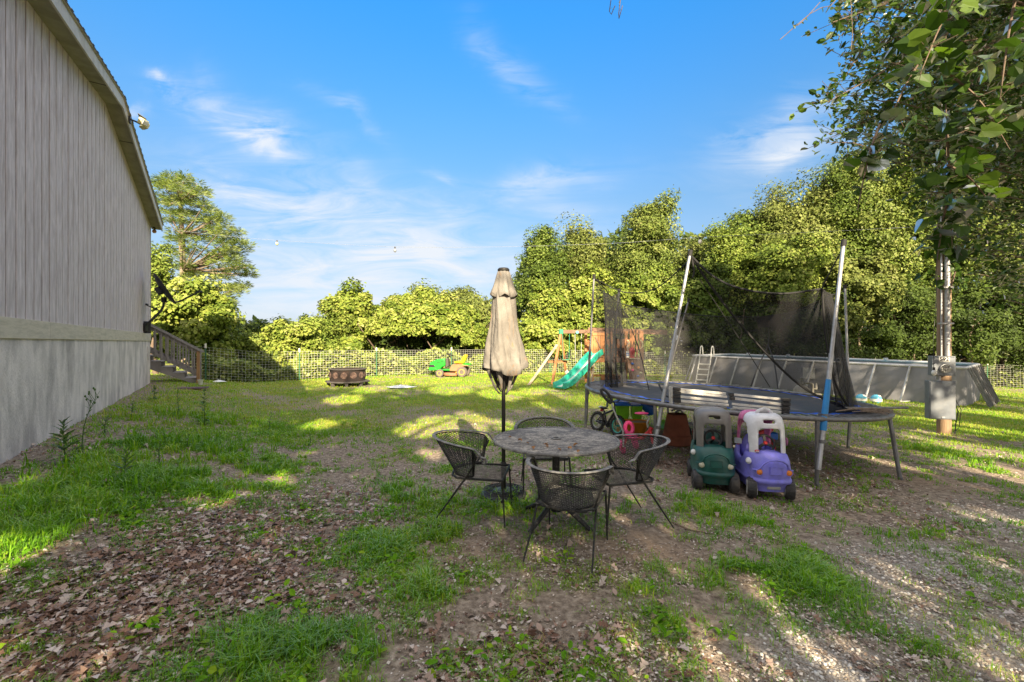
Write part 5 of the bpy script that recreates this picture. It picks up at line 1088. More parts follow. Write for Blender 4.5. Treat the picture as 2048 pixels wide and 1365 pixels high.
MB().lathe([(.02, -.006), (.055, -.006), (.055, .006), (.02, .006)], 18, (0, .03, .15), RX).tube([(0, .04, .15), (.06, .05, .09), (.06, .1, .09)], .008, 6).tube([(0, -.04, .15), (-.06, -.05, .21), (-.06, -.1, .21)], .008, 6).box((.06, .11, .09), (.06, .05, .015)).box((-.06, -.11, .21), (.06, .05, .015)).build('crankset', m_blk, by)
MB().box((-.12, .035, .165), (.26, .015, .07)).build('chain_guard', m_bf, by, bev=.02)
# pink tricycle with long push handle
g = G(1262, 908); tk = thing('pink_tricycle', 'pink and red tricycle with a long grey push handle behind the chair', 'tricycle', (g.x, g.y+.1, zat(g.x, g.y)), 0)
wp = lambda px, py, d: P(px, py, d)
MB().tube([wp(1247, 895, 6.1), wp(1246, 862, 6.15), wp(1228, 822, 6.25), wp(1222, 805, 6.3)], .014, 8).build('push_rod', m_chr, tk, world=True)
hc = wp(1213, 792, 6.32); MB().tube([hc+Vector((.10*math.cos(a)*.45+.06*math.sin(a)*-1, .02*math.sin(a), .10*math.sin(a)*.95)) for a in np.linspace(0, 6.283, 21)[:-1]], .020, 8, True).tube([wp(1222, 808, 6.3), wp(1217, 800, 6.31)], .024, 8).build('push_handle', m_blk, tk, world=True)
bk = MB(); cbk = wp(1258, 858, 6.3)
bk.tube([cbk+Vector((.055*math.cos(a), .02*math.sin(a), .075*math.sin(a)+.01)) for a in np.linspace(0, 6.283, 21)[:-1]], .028, 8, True).ball(cbk+Vector((.03, -.05, -.10)), (.11, .12, .035), 14, 8).build('seat', m_pink, tk, world=True)
MB().tube([wp(1262, 878, 6.2), wp(1285, 876, 6.15), wp(1300, 862, 6.05), wp(1303, 855, 6.05)], .028, 8).tube([wp(1252, 880, 6.3), wp(1245, 896, 6.2)], .02, 8).tube([wp(1300, 862, 6.05), wp(1308, 895, 5.95)], .02, 8).build('frame', m_red, tk, world=True)
MB().tube([wp(1296, 856, 6.05), wp(1294, 846, 6.05), wp(1299, 836, 6.05), wp(1290, 828, 6.1), wp(1280, 826, 6.1)], .012, 8).build('stem', m_chr, tk, world=True)
MB().ball(wp(1283, 827, 6.1), (.10, .06, .018), 16, 6).build('handlebar_pad', m_pink, tk, world=True)
for (px, py, d, r) in ((1244, 903, 6.35, .10), (1308, 905, 5.95, .12), (1270, 898, 6.6, .10)):
    c = wp(px, py, d); c.z = zat(c.x, c.y)+r; RY = Matrix.Rotation(R_(75), 3, 'Y'); wq = MB().lathe([(.02, -.03), (r*.85, -.03), (r, -.018), (r, .018), (r*.85, .03), (.02, .03)], 22, c, RY).build('wheel', m_pink if px < 1300 else m_rub, tk, world=True)
# lime box with blue lids
g = G(1262, 858); ax_ = thing('toy_play_table', 'lime green and blue plastic activity box under the trampoline', 'toy', (g.x+.05, g.y+.35, zat(g.x, g.y)), R_(-8))
for (x, w) in ((-.13, .26), (.14, .2)):
    MB().add([(x-w/2*.85, -.14, .14), (x+w/2*.85, -.14, .14), (x+w/2*.85, .14, .14), (x-w/2*.85, .14, .14), (x-w/2, -.17, .40), (x+w/2, -.17, .40), (x+w/2, .17, .40), (x-w/2, .17, .40)], [(0, 3, 2, 1), (4, 5, 6, 7), (0, 1, 5, 4), (1, 2, 6, 5), (2, 3, 7, 6), (3, 0, 4, 7)]).build('bin', m_lime, ax_, bev=.015)
MB().box((-.13, 0, .42), (.31, .40, .045)).box((-.13, 0, .455), (.26, .34, .03)).build('lid', m_blue, ax_, bev=.014)
MB().box((.12, .02, .405), (.2, .38, .03)).build('lid', m_blue, ax_, bev=.012)
MB().tube([(.22, 0, .42), (.32, 0, .40), (.40, 0, .32), (.43, 0, .22)], [.09, .11, .11, .09], 12).build('scoop_arm', m_blue, ax_)
for x in (-.2, .2): MB().box((x, -.1, .08), (.06, .06, .2)).box((x, .1, .08), (.06, .06, .2)).build('foot', m_lime, ax_, bev=.01)
# orange tub
g = G(1275, 872); wb = thing('toy_wheelbarrow', 'orange plastic tub full of brown sand behind the pink tricycle', 'toy', (g.x, g.y+.22, zat(g.x, g.y)), R_(-10))
tb = MB(); nb = 36
for (z, s_) in ((.02, .72), (.10, .85), (.20, .98), (.215, 1.03), (.225, 1.02), (.21, .93)): tb.v += [(x*s_, y*s_, z) for x, y in rounded(.25, .18, nb, 3)]
tb.f = [(i*nb+k, i*nb+(k+1) % nb, (i+1)*nb+(k+1) % nb, (i+1)*nb+k) for i in range(5) for k in range(nb)]+[tuple(range(nb-1, -1, -1))]; tb.build('tub', m_org, wb)
MB().add([(x*.92, y*.92, .195+.01*math.sin(9*x)) for x, y in rounded(.25, .18, nb, 3)], [tuple(range(nb))]).build('sand', M_('sand', (.38, .24, .12), .95), wb)
MB().box((-.27, 0, .11), (.05, .34, .22)).build('end_panel', m_org, wb, bev=.02); MB().box((-.29, .0, .19), (.03, .2, .05)).build('handle', m_red, wb, bev=.01)
g = G(1327, 858); ds_ = thing('toy_disc', 'flat lime green disc lying behind the trampoline pole', 'toy', (g.x, g.y, zat(g.x, g.y)+.05), (R_(18), 0, 0))
MB().lathe([(.02, 0), (.15, 0), (.175, .02), (.175, .035), (.15, .02), (.02, .015)], 28).build('disc', m_lime, ds_)
# grey and red tricycle behind the pot
gt = thing('grey_tricycle', 'grey and red toy tricycle mostly hidden behind the terracotta pot', 'tricycle', G(1362, 880)+Vector((0, .5, 0)))
D7 = 7.35
MB().tube([wp(1351, 848, D7), wp(1351, 826, D7), wp(1357, 822, D7)], .022, 8).tube([wp(1343, 822, D7), wp(1352, 818, D7), wp(1362, 822, D7), wp(1368, 829, D7)], .016, 8).build('handlebar', m_gry, gt, world=True)
MB().ball(wp(1342, 841, D7), (.075, .03, .09), 14, 10).build('front_fender', m_red, gt, world=True)
MB().tube([wp(1352, 830, D7), wp(1362, 836, D7), wp(1372, 846, D7)], .03, 8).tube([wp(1372, 846, D7), wp(1390, 849, D7+.1), wp(1397, 843, D7+.1)], .028, 8).build('frame', m_gry, gt, world=True)
RY = Matrix.Rotation(R_(80), 3, 'Y')
for (px, py, dd, r, mm) in ((1342, 862, D7, .13, m_rub), (1392, 856, D7, .10, m_red), (1376, 864, D7+.35, .1, m_rub)):
    c = wp(px, py, dd); c.z = zat(c.x, c.y)+r; MB().lathe([(.02, -.03), (r*.85, -.03), (r, -.018), (r, .018), (r*.85, .03), (.02, .03)], 22, c, RY).build('wheel', mm, gt, world=True)
# small red and blue toy seen through the purple car
g = G(1525, 890); sc_ = thing('toy_scooter', 'red and blue plastic toy seen through the windows of the purple car', 'toy', (g.x, g.y, zat(g.x, g.y)))
D6 = 6.0
MB().beam(P(1498, 873, D6), P(1545, 858, D6), .05, .05).build('red_bar', m_red, sc_, world=True, bev=.012)
MB().box(P(1543, 872, D6+.1), (.14, .1, .10)).build('blue_block', m_blue, sc_, world=True, bev=.02)
MB().beam(P(1503, 870, D6), P(1500, 902, D6), .04, .04).beam(P(1545, 872, D6+.1), P(1548, 900, D6), .04, .04).build('support', m_red, sc_, world=True, bev=.006)
# ------------------------------------------------------------------ play set
m_cedar = M_('cedar', (.42, .19, .075), .75, dirt=(.24, .12, .06), dscale=3, stretch=(4, 4, .6), bmp=.3)
m_cedd = M_('aged_cedar', (.20, .115, .075), .8, dirt=(.12, .075, .05), dscale=3); m_pale = M_('pale_plank', (.50, .40, .30), .8)
m_gp = M_('green_plastic', (.01, .22, .12), .45); m_sl = M_('slide_teal', (.02, .42, .30), .35, dirt=(.15, .5, .38), dscale=3, damt=.4); m_slw = M_('slide_worn', (.62, .70, .60), .5)
PS = thing('play_set', 'wooden play tower with swing beam, climbing wall and green slide', 'play set', (3.9, 17.2, float(gz(3.9, 17.2))))
def W_(mb, name, m, par=PS, **k): return mb.build(name, m, par, world=True, smooth=False, **k)
DY = 17.2
bl, brr = P(1122, 664, 17.6), P(1340, 672, 17.3)
W_(MB().beam(bl, P(1215, 663, 17.5), .09, .14), 'swing_beam', m_cedd, bev=.005)
W_(MB().beam(P(1176, 659, 16.7), P(1334, 664, 16.6), .05, .13).beam(P(1176, 662, 18.1), P(1334, 667, 18.0), .05, .13), 'roof_beam', m_cedd, bev=.004)
W_(MB().box(bl, (.17, .2, .2)), 'beam_bracket', m_gp, bev=.02)
MB().lathe([(.02, 0), (.06, 0), (.06, .02), (.02, .02)], 16, P(1154, 665, 17.5)+Vector((0, -.06, 0)), Matrix.Rotation(R_(90), 3, 'X')).build('round_badge', m_teal, PS, world=True)
def gp(px, py, d, up=0): p = P(px, py, d); p.z = float(gz(p.x, p.y))+up; return p
for (a, m) in ((gp(1134, 0, 18.6), m_cedar), (gp(1104, 0, 16.7), m_cedar)): W_(MB().beam(bl, a, .09, .09), 'swing_leg', m, bev=.005)
W_(MB().beam(P(1114, 690, 17.3), gp(1057, 0, 16.4), .09, .06), 'long_brace', m_pale, bev=.004)
W_(MB().beam(P(1096, 724, 17.2), P(1134, 724, 17.7), .05, .09), 'cross_brace', m_cedar)
sw = [((1125, 1139), 705, m_gp), ((1150, 1163), 722, m_yel)]
for (xs2, yb, mm) in sw:
    for px in xs2:
        ch_ = MB(); p0 = P(px, 668, 17.5); p1 = P(px+(1 if px == xs2[0] else -1), yb+15, 17.5); ch_.tube([p0, p1], .012, 6); W_(ch_, 'swing_chain', m_gp if mm is m_gp else m_galv)
    a, b2 = P(xs2[0]+1, yb+15, 17.5), P(xs2[1]-1, yb+15, 17.5); W_(MB().beam(a, b2, .16, .03), 'swing_seat', mm, bev=.01)
W_(MB().beam(P(1132, 742, 16.9), P(1138, 752, 16.8), .05, .12), 'white_panel', m_wht)
x0, x1, y0, y1 = P(1184, 0, 16.6).x, P(1284, 0, 16.6).x, 16.6, 18.0; dk = 1.0; zt = 2.05
for (x, y) in ((x0, y0), (x1, y0), (x0, y1), (x1, y1), (P(1222, 0, 16.6).x, y0), (P(1252, 0, 16.6).x, y0)):
    z0 = float(gz(x, y)); top = 2.02 if y < 17 or True else 2; W_(MB().box((x, y, (z0+top)/2), (.10, .10, top-z0)), 'tower_post', m_cedar, bev=.005)
W_(MB().box(((x0+x1)/2, (y0+y1)/2, dk), (x1-x0+.1, y1-y0, .05)).box(((x0+x1)/2, y0-.06, dk-.08), (x1-x0, .03, .15)), 'deck', m_cedar)
pn = MB(); n_ = 6
for k in range(n_): w = (P(1214, 0, 16.6).x-P(1187, 0, 16.6).x)/n_; pn.box((P(1187, 0, 16.6).x+w*(k+.5), y0-.05, 1.52), (w-.012, .025, .88))
pn.box((P(1200, 0, 16.6).x, y0-.075, 1.9), (.6, .02, .09)); W_(pn, 'wall_panel', m_cedar)
W_(MB().beam((P(1190, 0, 16.6).x, y0-.08, 1.8), (P(1206, 0, 16.6).x, y0-.08, 1.15), .02, .05), 'brace_board', m_cedd)
pn = MB()
for k in range(9): x = x0+(x1-x0)*(k+.5)/9; pn.box((x, y1+.06, 1.35), ((x1-x0)/9-.05, .025, .75))
for k in range(4): pn.box((x1-.08-.12*k, y0-.05, 1.55), (.07, .025, 1.0))
W_(pn, 'railing', m_cedar)
cwp = [(P(1254, 0, 16.55), P(1283, 0, 16.55))]; cl_ = MB(); cx0, cx1 = P(1253, 0, 16.5).x, P(1284, 0, 16.5).x
for k in range(5): w = (cx1-cx0)/5; cl_.beam((cx0+w*(k+.5), 16.45, dk), (cx0+w*(k+.5), 15.95, float(gz(cx0, 16))), w-.01, .03, (0, -1, .4))
cw_ = W_(cl_, 'climbing_wall', m_cedd)
ivp = PS.matrix_basis.inverted()
for k, (fx, fz, mm) in enumerate(((.3, .85, m_blue), (.65, .7, m_org), (.25, .6, m_pink), (.75, .5, m_yel), (.55, .38, m_blue), (.3, .2, m_teal), (.75, .16, m_pink))):
    q = MB().ball((cx0+(cx1-cx0)*fx, 15.90+.5*fz, .0+fz*.95), (.055, .04, .045), 10, 6); q.v = [tuple(ivp @ Vector(v_)) for v_ in q.v]; q.build('climbing_hold', mm, cw_)
W_(MB().box((P(1222, 0, 16.6).x, 16.5, .25), (.8, .06, .28)).beam((x0, y0, .35), (P(1222, 0, 16.6).x, y0, .35), .05, .08), 'lower_frame', m_cedar)
W_(MB().beam(P(1226, 758, 16.7), P(1212, 722, 16.8), .05, .07).beam(P(1228, 725, 17.5), P(1236, 760, 17.3), .05, .07), 'ladder_side', m_cedar)
for px in (1255, 1281): c = P(px, 690, 16.45); MB().tube([c+Vector((0, 0, .18)), c+Vector((.07, -.03, .08)), c+Vector((.08, -.03, -.05)), c+Vector((0, 0, -.16))], .018, 8).build('grab_handle', m_yel, PS, world=True)
W_(MB().box(P(1214, 694, 16.45), (.10, .03, .15)).box(P(1214, 706, 16.45), (.10, .03, .15)), 'wall_plaque', m_gp)
# slide: trough swept along a curve
ctr = [P(1196, 707, 16.5), P(1183, 718, 16.25), P(1168, 736, 15.95), P(1148, 757, 15.6), P(1132, 770, 15.3), P(1118, 776, 15.05)]
def trough(half, h, m, nm, dz=0, closed=True):
    mb = MB(); sec = [(-half-.06, -.02), (-half-.07, h), (-half-.02, h+.015), (-half, h-.01), (-half+.03, .05), (-half*.5, .02), (half*.5, .02), (half-.03, .05), (half, h-.01), (half+.02, h+.015), (half+.07, h), (half+.06, -.02)]
    rings = []; n = 26
    for i in range(n+1):
        p = crv(ctr, i/n); q = crv(ctr, min(1, i/n+.01)); r0 = crv(ctr, max(0, i/n-.01)); t_ = (q-r0).normalized(); sd2 = Vector((0, 0, 1)).cross(t_).normalized(); up2 = t_.cross(sd2)
        if up2.z < 0: up2 = -up2
        rings.append([p+sd2*a+up2*(b+dz) for a, b in sec])
    m_ = len(sec); mb.v = [tuple(q) for r in rings for q in r]; mb.f = [(i*m_+k, i*m_+(k+1) % m_, (i+1)*m_+(k+1) % m_, (i+1)*m_+k) for i in range(n) for k in range(m_ if closed else m_-1)]
    if closed: mb.f += [tuple(range(m_)), tuple(range(n*m_+m_-1, n*m_-1, -1))]
    return mb.build(nm, m, PS, world=True, ang=40)
slide = trough(.20, .17, m_sl, 'slide')
bd_ = MB(); bd_.grid(lambda u_, v_: crv(ctr, .03+.96*u_)+Vector((0, 0, .036))+((lambda t_: Vector((0, 0, 1)).cross(t_).normalized())((crv(ctr, min(1, .04+.96*u_))-crv(ctr, .02+.96*u_)).normalized()))*(v_-.5)*.2, 24, 2)
bd_.v = [tuple(ivp @ Vector(q)) for q in bd_.v]; bd_.build('sliding_surface', m_slw, slide, solid=.006)
W_(MB().beam(P(1160, 744, 15.9), gp(1154, 0, 16.1), .06, .06).beam(P(1188, 728, 16.3), gp(1180, 0, 16.0), .06, .06), 'slide_support', m_pale)
# bundle hanging by the climbing wall
hb = thing('hanging_bag', 'red bag with blue and white cloth hanging at the play tower opening', 'bag', P(1264, 705, 16.35))
MB().ball((0, 0, 0), (.11, .07, .19), 14, 10).box((0, 0, -.18), (.12, .08, .08)).build('red_bag', m_red, hb, bev=.01)
MB().box((-.16, 0, -.08), (.10, .05, .24)).build('striped_cloth', m_wht, hb, bev=.01); MB().box((-.16, -.004, -.05), (.105, .055, .03)).box((-.16, -.004, -.11), (.105, .055, .03)).build('blue_stripe', m_blue, hb)
MB().tube([(-.14, 0, .04), (-.18, 0, .2), (-.12, 0, .36)], .03, 6).beam((-.1, -.02, -.22), (.28, -.02, -.24), .05, .03).build('rope_tie', m_pale, hb)

# ------------------------------------------------------------------ above-ground pool
m_pool = M_('pool_wall', (.21, .215, .245), .55, dirt=(.23, .215, .20), dscale=1.3, damt=.6, bmp=.25, bscale=5, stretch=(1, 1, .4))
m_pframe = M_('pool_frame', (.50, .51, .54), .45, .2, dirt=(.35, .33, .3), dscale=4); m_water = M_('pool_water', (.08, .35, .42), .05, bmp=.2, bscale=4)
A = Vector((8.25, 20.4, 0)); B = Vector((14.1, 13.7, 0)); fd = (B-A).normalized(); ed = Vector((.78, .62, 0)).normalized(); LEN = (B-A).length; WDT = 3.9
PL = thing('swimming_pool', 'long above-ground pool with grey fabric walls and leaning white frame legs', 'pool', (A.x, A.y, 0))
def ptop(s, w): return .97-.021*s*1.0-.01*w*0
def pp_(s, w, z=None): q = A+fd*s+ed*w; return Vector((q.x, q.y, ptop(s, w) if z is None else z))
def outline(o=0, r=.35):
    c = []; 
    for (s, w, a0) in ((LEN-r+o, r-o, -90), (LEN-r+o, WDT-r+o, 0), (r-o, WDT-r+o, 90), (r-o, r-o, 180)):
        for k in range(7): a = R_(a0+15*k); c.append((s+r*math.cos(a), w+r*math.sin(a)))
    return c
oc = outline(); w_ = MB(); n = 0; dense = []
for i in range(len(oc)):
    a, b2 = Vector(oc[i]), Vector(oc[(i+1) % len(oc)]); m_ = max(1, int((b2-a).length/.22))
    for k in range(m_): dense.append(a.lerp(b2, k/m_))
nd = len(dense)
for (zf, o_) in ((0, .0), (.15, .05), (.5, .07), (.9, .02), (1, 0)):
    for j, q in enumerate(dense):
        c = Vector((LEN/2, WDT/2)); dirn = Vector((q.x-c.x, (q.y-c.y)*3)).normalized(); b_ = o_*(.6+.4*math.sin(j*1.7)); s, w = q.x+dirn.x*b_, q.y+dirn.y*b_
        p = pp_(s, w); z0 = float(gz(p.x, p.y))-.03; w_.v.append((p.x, p.y, z0+(p.z-z0)*zf))
w_.f = [(i*nd+k, i*nd+(k+1) % nd, (i+1)*nd+(k+1) % nd, (i+1)*nd+k) for i in range(4) for k in range(nd)]; w_.build('pool_wall', m_pool, PL, world=True)
MB().tube([pp_(q.x, q.y)+Vector((0, 0, .01)) for q in dense], .045, 8, True).build('top_rail', m_pframe, PL, world=True)
wt = MB(); wt.add([pp_(q.x, q.y)-Vector((0, 0, .12)) for q in dense], [tuple(range(nd))]); wt.build('water', m_water, PL, world=True)
for k in range(10):
    s = .35+(LEN-.7)*k/9; sp = .28
    q = pp_(s, -.06); f = A+fd*(s-.20)+ed*(-.10-sp); f.z = float(gz(f.x, f.y)); f2 = f
    if f.y < 0: continue
    MB().beam(q, f, .05, .05).beam(f+Vector((0, 0, .02)), pp_(s, -.02, f.z+.03), .05, .03).build('frame_leg', m_pframe, PL, world=True, smooth=False, bev=.006)
for k in range(7):
    w = .35+(WDT-.7)*k/6; q = pp_(LEN+.03, w); f = A+fd*(LEN+.50)+ed*(w+.05); f.z = float(gz(f.x, f.y)); MB().beam(q, f, .05, .05).build('frame_leg', m_steel, PL, world=True, smooth=False, bev=.006)
for k in range(4):
    w = .4+(WDT-.8)*k/3; q = pp_(-.03, w); f = A-fd*.45+ed*w; f.z = float(gz(f.x, f.y)); MB().beam(q, f, .05, .05).build('frame_leg', m_pframe, PL, world=True, smooth=False, bev=.006)
MB().box(pp_(4.75, -.065)-Vector((0, 0, .45)), (.4, .012, .42), math.atan2(fd.y, fd.x)).build('care_label', M_('label_grey', (.42, .43, .44), .5), PL, world=True)
for k in range(5): pq = pp_(LEN*(k+.5)/5, WDT); MB().box(pq+Vector((0, 0, .07)), (.12, .12, .1)).build('rail_joint', m_pframe, PL, world=True, bev=.01)
# ladder
LS = .78; lp = pp_(LS, 0); LDR = thing('pool_ladder', 'white pool ladder standing over the left end of the pool wall', 'ladder', (lp.x, lp.y, 0))
for s in (LS-.25, LS+.25):
    t0 = pp_(s, 0); foot = A+fd*s+ed*(-.48); foot.z = float(gz(foot.x, foot.y)); ft2 = A+fd*s+ed*.45
    MB().tube([foot, t0+ed*-.12+Vector((0, 0, -.05)), t0+ed*-.06+Vector((0, 0, .38)), t0+ed*-.02+Vector((0, 0, .46)), t0+ed*.05+Vector((0, 0, .47)), t0+ed*.12+Vector((0, 0, .4)), t0+ed*.16+Vector((0, 0, 0)), Vector((ft2.x, ft2.y, .3))], .026, 8).build('side_rail', m_wht, LDR, world=True)
for k in range(4):
    f = (k+.5)/4.2; a = A+fd*(LS-.25)+ed*(-.48+.36*f); b2 = A+fd*(LS+.25)+ed*(-.48+.36*f); z = float(gz(a.x, a.y))+.98*f+.03
    MB().beam((a.x, a.y, z), (b2.x, b2.y, z), .12, .045).build('step', m_wht, LDR, world=True, bev=.008)
# pump
g = G(1612, 786); g = P(1610, 775, 14.3); g.z = float(gz(g.x, g.y)); PU = thing('pool_pump', 'beige sand filter pump with pipes standing in front of the pool', 'pump', g)
m_bei = M_('beige_plastic', (.30, .28, .24), .5, dirt=(.15, .14, .12), dscale=6)
MB().lathe([(.18, 0), (.21, .08), (.24, .22), (.22, .36), (.14, .45), (.09, .48)], 24, (-.12, 0, 0)).build('filter_tank', m_bei, PU)
MB().lathe([(.09, .48), (.09, .54), (.05, .56), (.05, .62)], 16, (-.12, 0, 0)).box((-.12, -.0, .66), (.14, .03, .03)).ball((-.12, 0, .70), .03, 10, 6).build('valve', m_bei, PU)
MB().tube([(-.03, 0, .54), (.18, 0, .54), (.25, 0, .50), (.26, 0, .36), (.4, .05, .34), (.5, .2, .5)], .035, 10).tube([(.26, 0, .36), (.24, 0, .12)], .035, 10).build('pipe', m_bei, PU)
MB().tube([(.2, 0, .12), (.5, 0, .12)], .09, 14).box((.32, 0, .03), (.4, .2, .06)).build('pump_motor', m_bei, PU)
for (px, py, lb) in ((1722, 801, 'small blue and white ball beside the pool, left one'), (1752, 807, 'small blue and white ball beside the pool, right one')):
    g = P(px, py-6, 14.0); g.z = float(gz(g.x, g.y)); f = thing('pool_float', lb, 'float', g, random.random())
    MB().ball((0, 0, .12), .15, 16, 10).build('ball', M_('float_blue', (.08, .35, .5), .3), f); MB().lathe([(.155, .06), (.158, .1), (.155, .14)], 20, cap=False).ball((0, -.06, .2), (.08, .07, .06), 12, 8).build('white_panel', m_wht, f)

# ------------------------------------------------------------------ utility pole, meter
g = G(1888, 868); UP = thing('utility_pole', 'brown wooden utility pole with metal conduits and vines', 'pole', (g.x, g.y, zat(g.x, g.y)))
up0 = UP.location.copy()
m_up = M_('pole_wood', (.27, .18, .11), .9, dirt=(.13, .09, .06), dscale=4, stretch=(5, 5, .3), bmp=.7, bscale=20)
MB().tube([(0, 0, -.2), (0, 0, 3), (.02, 0, 8.5)], [.112, .108, .09], 20).build('wood_pole', m_up, UP)
MB().tube([(-.09, -.16, 1.2), (-.09, -.16, 4.2), (-.09, -.16, 7.5)], .042, 12).build('conduit', m_galv, UP); MB().tube([(-.18, -.13, 1.3), (-.18, -.13, 4), (-.18, -.13, 7)], .016, 8).build('conduit', m_galv, UP)
for z in (2.2, 2.9, 3.6): MB().box((-.11, -.15, z), (.24, .09, .03)).build('conduit_strap', m_galv, UP)
MB().tube([(.13, -.05, .75), (.2, -.08, .45), (.17, -.06, .2), (.1, -.12, .02), (.22, -.1, -.02)], .009, 6).tube([(.12, -.05, .8), (.24, -.1, .5), (.2, -.1, .15), (.05, -.15, .05)], .006, 6).build('ground_cable', m_blk, UP)
m_box = M_('grey_enamel', (.15, .168, .195), .45, .2, dirt=(.2, .2, .2), dscale=4, damt=.4)
ROT = math.atan2(up0.x, up0.y)*-.35
MBx = thing('electric_meter', 'grey meter box numbered 592 with round glass meter on the utility pole', 'meter', P(1883, 732, up0.y-.22), ROT)
MB().box((0, 0, 0), (.37, .14, .38)).box((0, -.076, .0), (.33, .012, .34)).build('meter_box', m_box, MBx, bev=.008)
MB().lathe([(.085, 0), (.085, .03), (.078, .035)], 28, (.0, -.082, -.05), Matrix.Rotation(R_(90), 3, 'X')).build('meter_ring', m_galv, MBx)
gm_, t_, b_m = base_mat('meter_glass'); b_m.inputs['Transmission Weight'].default_value = 1; b_m.inputs['Roughness'].default_value = .05
MB().lathe([(.004, .025), (.07, .025)], 24, (0, -.095, -.05), Matrix.Rotation(R_(90), 3, 'X')).build('meter_face', m_wht, MBx)
MB().box((0, -.124, -.025), (.07, .004, .02)).box((0, -.124, -.075), (.05, .004, .008)).box((-.02, -.124, -.055), (.012, .004, .012)).box((.02, -.124, -.055), (.012, .004, .012)).build('meter_display', m_blk, MBx)
MB().lathe([(.076, .03), (.074, .06), (.05, .085), (.002, .09)], 28, (0, -.095, -.05), Matrix.Rotation(R_(90), 3, 'X'), cap=False).build('meter_glass', gm_, MBx)
MB().box((-.005, -.087, .13), (.17, .008, .085)).build('number_plate', M_('plate_white', (.6, .6, .58), .5), MBx)
fc = bpy.data.curves.new('digits', 'FONT'); fc.body = '592'; fc.size = .098; fc.offset = .0025; fc.align_x = 'CENTER'; fc.align_y = 'CENTER'; fc.extrude = .0015; fc.resolution_u = 3
fo = bpy.data.objects.new('digits', fc); COL.objects.link(fo); dg = bpy.context.evaluated_depsgraph_get(); me = bpy.data.meshes.new_from_object(fo.evaluated_get(dg)); bpy.data.objects.remove(fo)
me.materials.clear(); me.materials.append(m_blk); fo = bpy.data.objects.new('house_number', me); COL.objects.link(fo); fo.parent = MBx; fo.location = (-.005, -.093, .13); fo.rotation_euler = (R_(90), 0, 0)
BXx = thing('breaker_box', 'larger grey electrical box mounted below the numbered meter', 'electrical box', P(1880, 800, up0.y-.22), ROT)
MB().box((0, 0, 0), (.42, .15, .74)).build('box_body', m_box, BXx, bev=.006); MB().box((0, -.082, .0), (.40, .016, .71)).build('box_door', m_box, BXx, bev=.006); MB().box((.0, -.094, -.33), (.05, .01, .03)).build('latch', m_galv, BXx)
MB().tube([(-.02, 0, .36), (-.02, 0, .46)], .03, 10).build('coupling', m_galv, BXx)
# string of lights
LW = thing('string_light', 'thin wire with a few round bulbs strung from the house eave to the pole', 'string light', P(313, 455, 13.9))
wpts = [P(313, 456, 13.9), P(430, 470, 13.3), P(554, 481, 12.9), P(790, 494, 12), P(1000, 494, 11.3), P(1225, 487, 10.7), P(1400, 475, 9.9), P(1600, 466, 9.2), P(1876, 452, 8.3)]
MB().tube([crv(wpts, q) for q in np.linspace(0, 1, 70)], .0032, 5).build('wire', m_gry, LW, world=True)
for (px, py, d, mm) in ((554, 481, 12.9, m_yel), (790, 494, 12, m_gry), (1400, 475, 9.9, m_wht), (1868, 735, 8.05, m_wht)):
    p = P(px, py, d); sk_ = MB().tube([p, p-Vector((0, 0, .06))], .018, 8).build('socket', m_blk, LW, world=True)
    if px == 1868: MB().tube([p, P(1866, 690, 8.1), P(1872, 600, 8.15), P(1876, 452, 8.3)], .004, 5).build('wire', m_blk, LW, world=True)
    MB().ball(p-Vector((0, 0, .10)), (.04, .04, .052), 12, 8).build('bulb', mm, LW, world=True)

# ------------------------------------------------------------------ lawn tractor
MWx = P(901, 0, 20.6); MW = thing('riding_mower', 'green riding mower with yellow seat and rusty deck parked by the fence', 'riding mower', (MWx.x, MWx.y, float(gz(MWx.x, MWx.y))), R_(180-4))
# local: x forward (image left)
m_jg = M_('mower_green', (.02, .42, .03), .35); m_jy = M_('mower_yellow', (.80, .55, .01), .4); m_rust = M_('rust', (.36, .15, .07), .85, dirt=(.25, .2, .16), dscale=6, bmp=.3); m_tyre = M_('dusty_tyre', (.11, .09, .08), .85, dirt=(.2, .17, .14), dscale=6)
for (x, r, w, yy0) in ((-.62, .24, .22, .40), (.42, .18, .15, .38)):
    for sg in (-1, 1):
        Rx = Matrix.Rotation(R_(90), 3, 'X'); q = MB().lathe([(r*.5, -w/2), (r*.92, -w/2), (r, -w*.35), (r, w*.35), (r*.92, w/2), (r*.5, w/2)], 28, (x, sg*yy0, r), Rx).build('wheel', m_tyre, MW)
        MB().lathe([(.02, -w/2+.02), (r*.3, -w/2+.03), (r*.5, -w/2-.005), (r*.54, -w/2-.003), (r*.54, w/2+.003), (r*.5, w/2+.005), (r*.3, w/2-.03), (.02, w/2-.02)], 24, (x, sg*yy0, r), Rx).build('rim', m_jy, q)
hd = MB(); prof = [(.95, .40), (.97, .52), (.90, .66), (.6, .80), (.22, .86), (.20, .52), (.36, .46), (.45, .34), (.70, .30), (.93, .32)]
hd.prism(prof, -.24, .24); hd.build('bonnet', m_jg, MW, bev=.04)
MB().box((.935, 0, .50), (.08, .42, .14)).prism([(.97, .43), (.97, .57), (.72, .57), (.66, .43)], -.25, .25).build('grille', m_blk, MW, bev=.01)
MB().prism([(.62, .66), (.30, .74), (.28, .71), (.60, .63)], -.252, .252).build('vent_slot', m_blk, MW)
MB().prism([(.97, .30), (.97, .42), (.66, .42), (.58, .34), (.40, .36), (.40, .30)], -.26, .26).build('bumper', m_jg, MW, bev=.02)
MB().prism([(.20, .86), (.08, .84), (.04, .50), (.20, .40)], -.2, .2).build('dash_tower', M_('brown_black_plastic', (.06, .05, .045), .6), MW, bev=.02)
